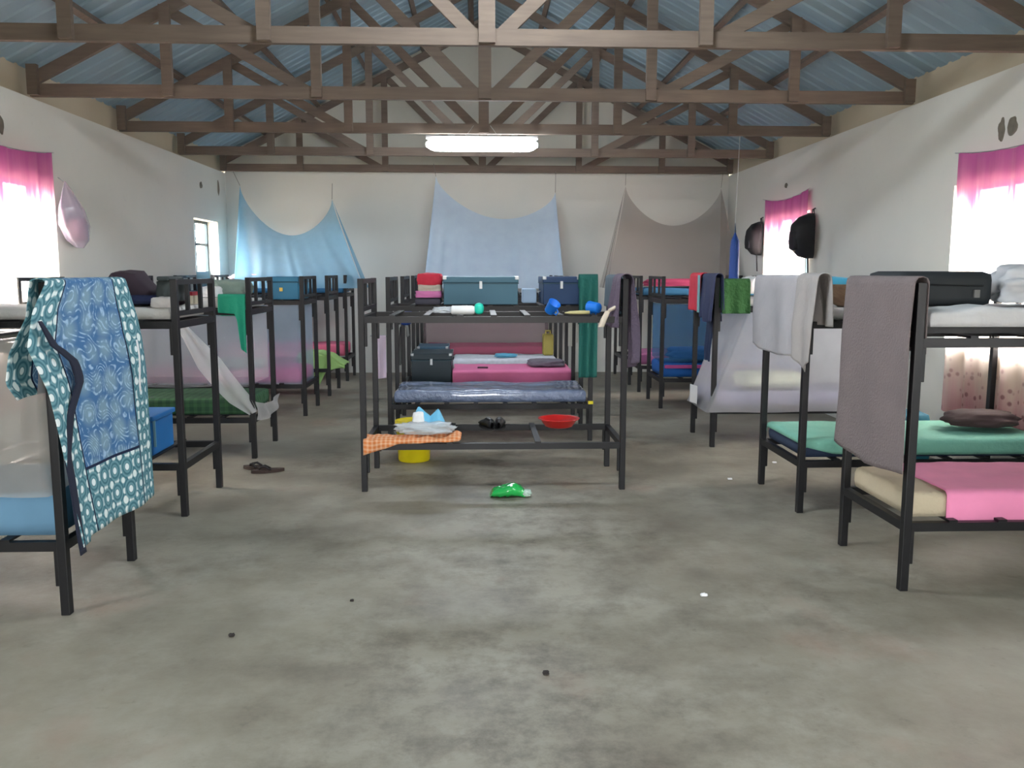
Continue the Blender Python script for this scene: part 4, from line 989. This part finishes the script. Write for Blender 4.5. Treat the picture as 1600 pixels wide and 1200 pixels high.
# blue garment on a string from the truss
bs = thing('hanging_bag', (2.96, 9.92, 1.50), 'long narrow royal blue bag hanging on a string from the roof truss', 'bag')
def bsf(u, v):
    a = v*2*PI; r = pw(u, [(0, .062), (.75, .055), (.86, .048), (.94, .02), (1, .006)])
    return (2.96 + r*math.cos(a), 9.92 + .7*r*math.sin(a)*(1+.2*math.sin(3*a)), lerp(1.34, 2.06, u))
MB().grid(bsf, 20, 18).build('bag_body', mat('royal_blue_plastic', (24, 74, 158), .5), bs, smooth=True)
MB().tube([(2.96, 9.92, 2.05), (2.955, 9.92, 2.16)], [.012, .004], 8).build('knot', mat('blue_grey_knot', (80, 96, 116), .6), bs)
MB().tube([(2.955, 9.92, 2.15), (2.93, 9.80, 2.7), (2.92, 9.735, 3.12)], .003, 5).build('string', M_steel, bs)
# plastic bag hanging on the left wall by the window
pb = thing('hanging_bag', (-3.84, 8.35, 1.85), 'pinkish translucent plastic bag hanging beside the left window', 'bag')
def pbf(u, v):
    a = v*2*PI; k = pw(u, [(0, .25), (.12, .75), (.35, 1), (.6, .8), (.85, .35), (1, .04)])
    return (-3.80 + .095*math.cos(a)*k, 8.42 - .22*u + .24*math.sin(a)*k*(1+.14*math.sin(5*a+u*4)) , lerp(1.82, 2.42, u))
MB().grid(pbf, 26, 36).build('bag_film', plastic_film('pink_film', (196, 184, 204), .5), pb, smooth=True)
MB().blob((-3.81, 8.44, 2.0), (.10, .26, .22), 131, .2, flat=False).build('contents', mat('peach_lilac_contents', (190, 150, 160), .7), pb, smooth=True)
MB().tube([(-3.82, 8.27, 2.40), (-3.89, 8.26, 2.46)], .004, 5).build('string', M_steel, pb)

# ---------------------------------------------------------------- curtains
def curtain(side, y0, y1, z0, z1, label, sag=.06, seed=0):
    xx = WL + .05 if side == 'L' else WR - .05
    t = thing('curtain', (xx, (y0+y1)/2, z0), label, 'curtain', 'pink topped curtains')
    sg = 1 if side == 'L' else -1
    def f(u, v):
        y = lerp(y0, y1, u); top = z1 - sag*4*u*(1-u)
        z = lerp(z0, top, v)
        w = .016*math.sin(u*40+seed) + .012*math.sin(u*23+seed*2+v) ; return (xx + sg*w*(1.1-.5*v), y, z)
    MB().grid(f, 130, 30).build('curtain_cloth', M_pinkc, t, smooth=True)
    n = 9
    MB().tube([(xx, lerp(y0-.04, y1+.04, k/n), z1 + .004 - sag*4*(k/n)*(1-k/n)) for k in range(n+1)], .004, 6).build('curtain_string', M_steel, t)
    return t
curtain('L', 6.50, 8.08, .45, 2.66, 'pink topped curtain over the near left window, glowing with daylight', seed=1)
curtain('R', 5.45, 6.99, .45, 2.56, 'pink topped curtain over the near right window, blossoms near its hem', seed=2)
curtain('R', 10.16, 11.76, .45, 2.58, 'pink topped curtain over the far right window, between two backpacks', .07, seed=3)

# ---------------------------------------------------------------- floor things
def flipflop(x, y, ang, label):
    t = thing('flip_flop', (x, y, 0), label, 'sandal', 'flip-flops on the floor')
    R = Matrix.Translation((x, y, 0)) @ Matrix.Rotation(ang, 4, 'Z')
    m = MB(); pr = []
    for k in range(28):
        a = 2*PI*k/28; yy = math.cos(a)*.13; wd = .045 if yy > 0 else .036
        pr.append((math.sin(a)*wd*(1-.12*math.cos(a*2)), yy))
    A = [m.bm.verts.new((px, py, .002)) for px, py in pr]; B = [m.bm.verts.new((px, py, .026)) for px, py in pr]
    m.bm.faces.new(A[::-1]); m.bm.faces.new(B)
    for k in range(28): m.bm.faces.new((A[k], A[(k+1) % 28], B[(k+1) % 28], B[k]))
    bmesh.ops.transform(m.bm, matrix=R, verts=m.bm.verts[:]); m.build('sole', mat('brown_rubber', (56, 42, 36), .8), t)
    for sx in (-1, 1):
        m = MB().tube([(0, .07, .024), (sx*.012, .055, .045), (sx*.030, .02, .050), (sx*.040, -.02, .026)], [.006, .008, .010, .008], 8)
        bmesh.ops.transform(m.bm, matrix=R, verts=m.bm.verts[:]); m.build('strap', mat('dark_strap_rubber', (34, 28, 28), .6), t, smooth=True)
flipflop(-1.81, 6.90, 1.2, 'brown flip-flop on the floor, the farther one of the pair in the left aisle')
flipflop(-1.70, 6.80, 1.9, 'brown flip-flop on the floor, the nearer one of the pair in the left aisle')
M_peb = mat('dark_crumb', (44, 40, 38), .9)
for (x, y), s, lab in zip([(-.626, 4.039), (-1.097, 3.648), (.262, 3.242)], (.012, .016, .016),
        ('small dark crumb on the floor left of centre, farthest of three', 'small dark crumb on the floor nearest the left beds', 'small dark crumb on the bare floor nearest the camera')):
    single('crumb', MB().blob((x, y, s*.5), (s*1.6, s*1.3, s), x, .3), M_peb, lab, 'crumb', 'crumbs on the floor', smooth=True)
for (x, y), lab in zip([(1.112, 4.044), (2.485, 6.983), (1.94, 6.42)], ('small white paper scrap on the open floor left of the nearest right bed', 'small white scrap under the third right bed', 'small white scrap beside the leg of the third right bed')):
    single('paper_scrap', MB().blob((x, y, .008), (.035, .025, .016), x, .3), M_white, lab, 'paper', 'white scraps on the floor', smooth=True)

# ---------------------------------------------------------------- marks on the walls (broken plaster round old bolt holes)
def patch(side, y, z, w, h, label, seed):
    x = WL if side == 'L' else WR; sg = 1 if side == 'L' else -1; m = MB(); n = 22
    ring = []; 
    for k in range(n):
        a = 2*PI*k/n; r = 1 + .35*noise.noise(Vector((math.cos(a)*1.4, math.sin(a)*1.4, seed)))
        ring.append((w/2*math.cos(a)*r, h/2*math.sin(a)*r))
    A = [m.bm.verts.new((x, y+p, z+q)) for p, q in ring]; B = [m.bm.verts.new((x+sg*.006, y+p*.8, z+q*.8)) for p, q in ring]; c = m.bm.verts.new((x+sg*.003, y, z))
    for k in range(n): m.bm.faces.new((A[k], A[(k+1) % n], B[(k+1) % n], B[k])); m.bm.faces.new((B[k], B[(k+1) % n], c))
    single('plaster_patch', m, mat('grey_cement_patch', (112, 108, 96), .9, var=.35, scale=20), label, 'wall mark', 'broken plaster marks')
patch('R', 6.37, 2.67, .13, .14, 'broken grey plaster patch above the near right curtain, its right half', 1)
patch('R', 6.50, 2.66, .09, .17, 'broken grey plaster patch above the near right curtain, its left half', 2)
patch('L', 7.36, 2.79, .12, .14, 'broken grey plaster patch above the near left curtain', 3)
patch('L', 12.45, 2.80, .12, .10, 'small dark plaster mark above the far left window', 4)
patch('L', 13.27, 2.84, .10, .22, 'long dark plaster mark near the far left corner', 5)
patch('R', 11.07, 2.70, .12, .06, 'small dark plaster mark above the far right curtain', 6)
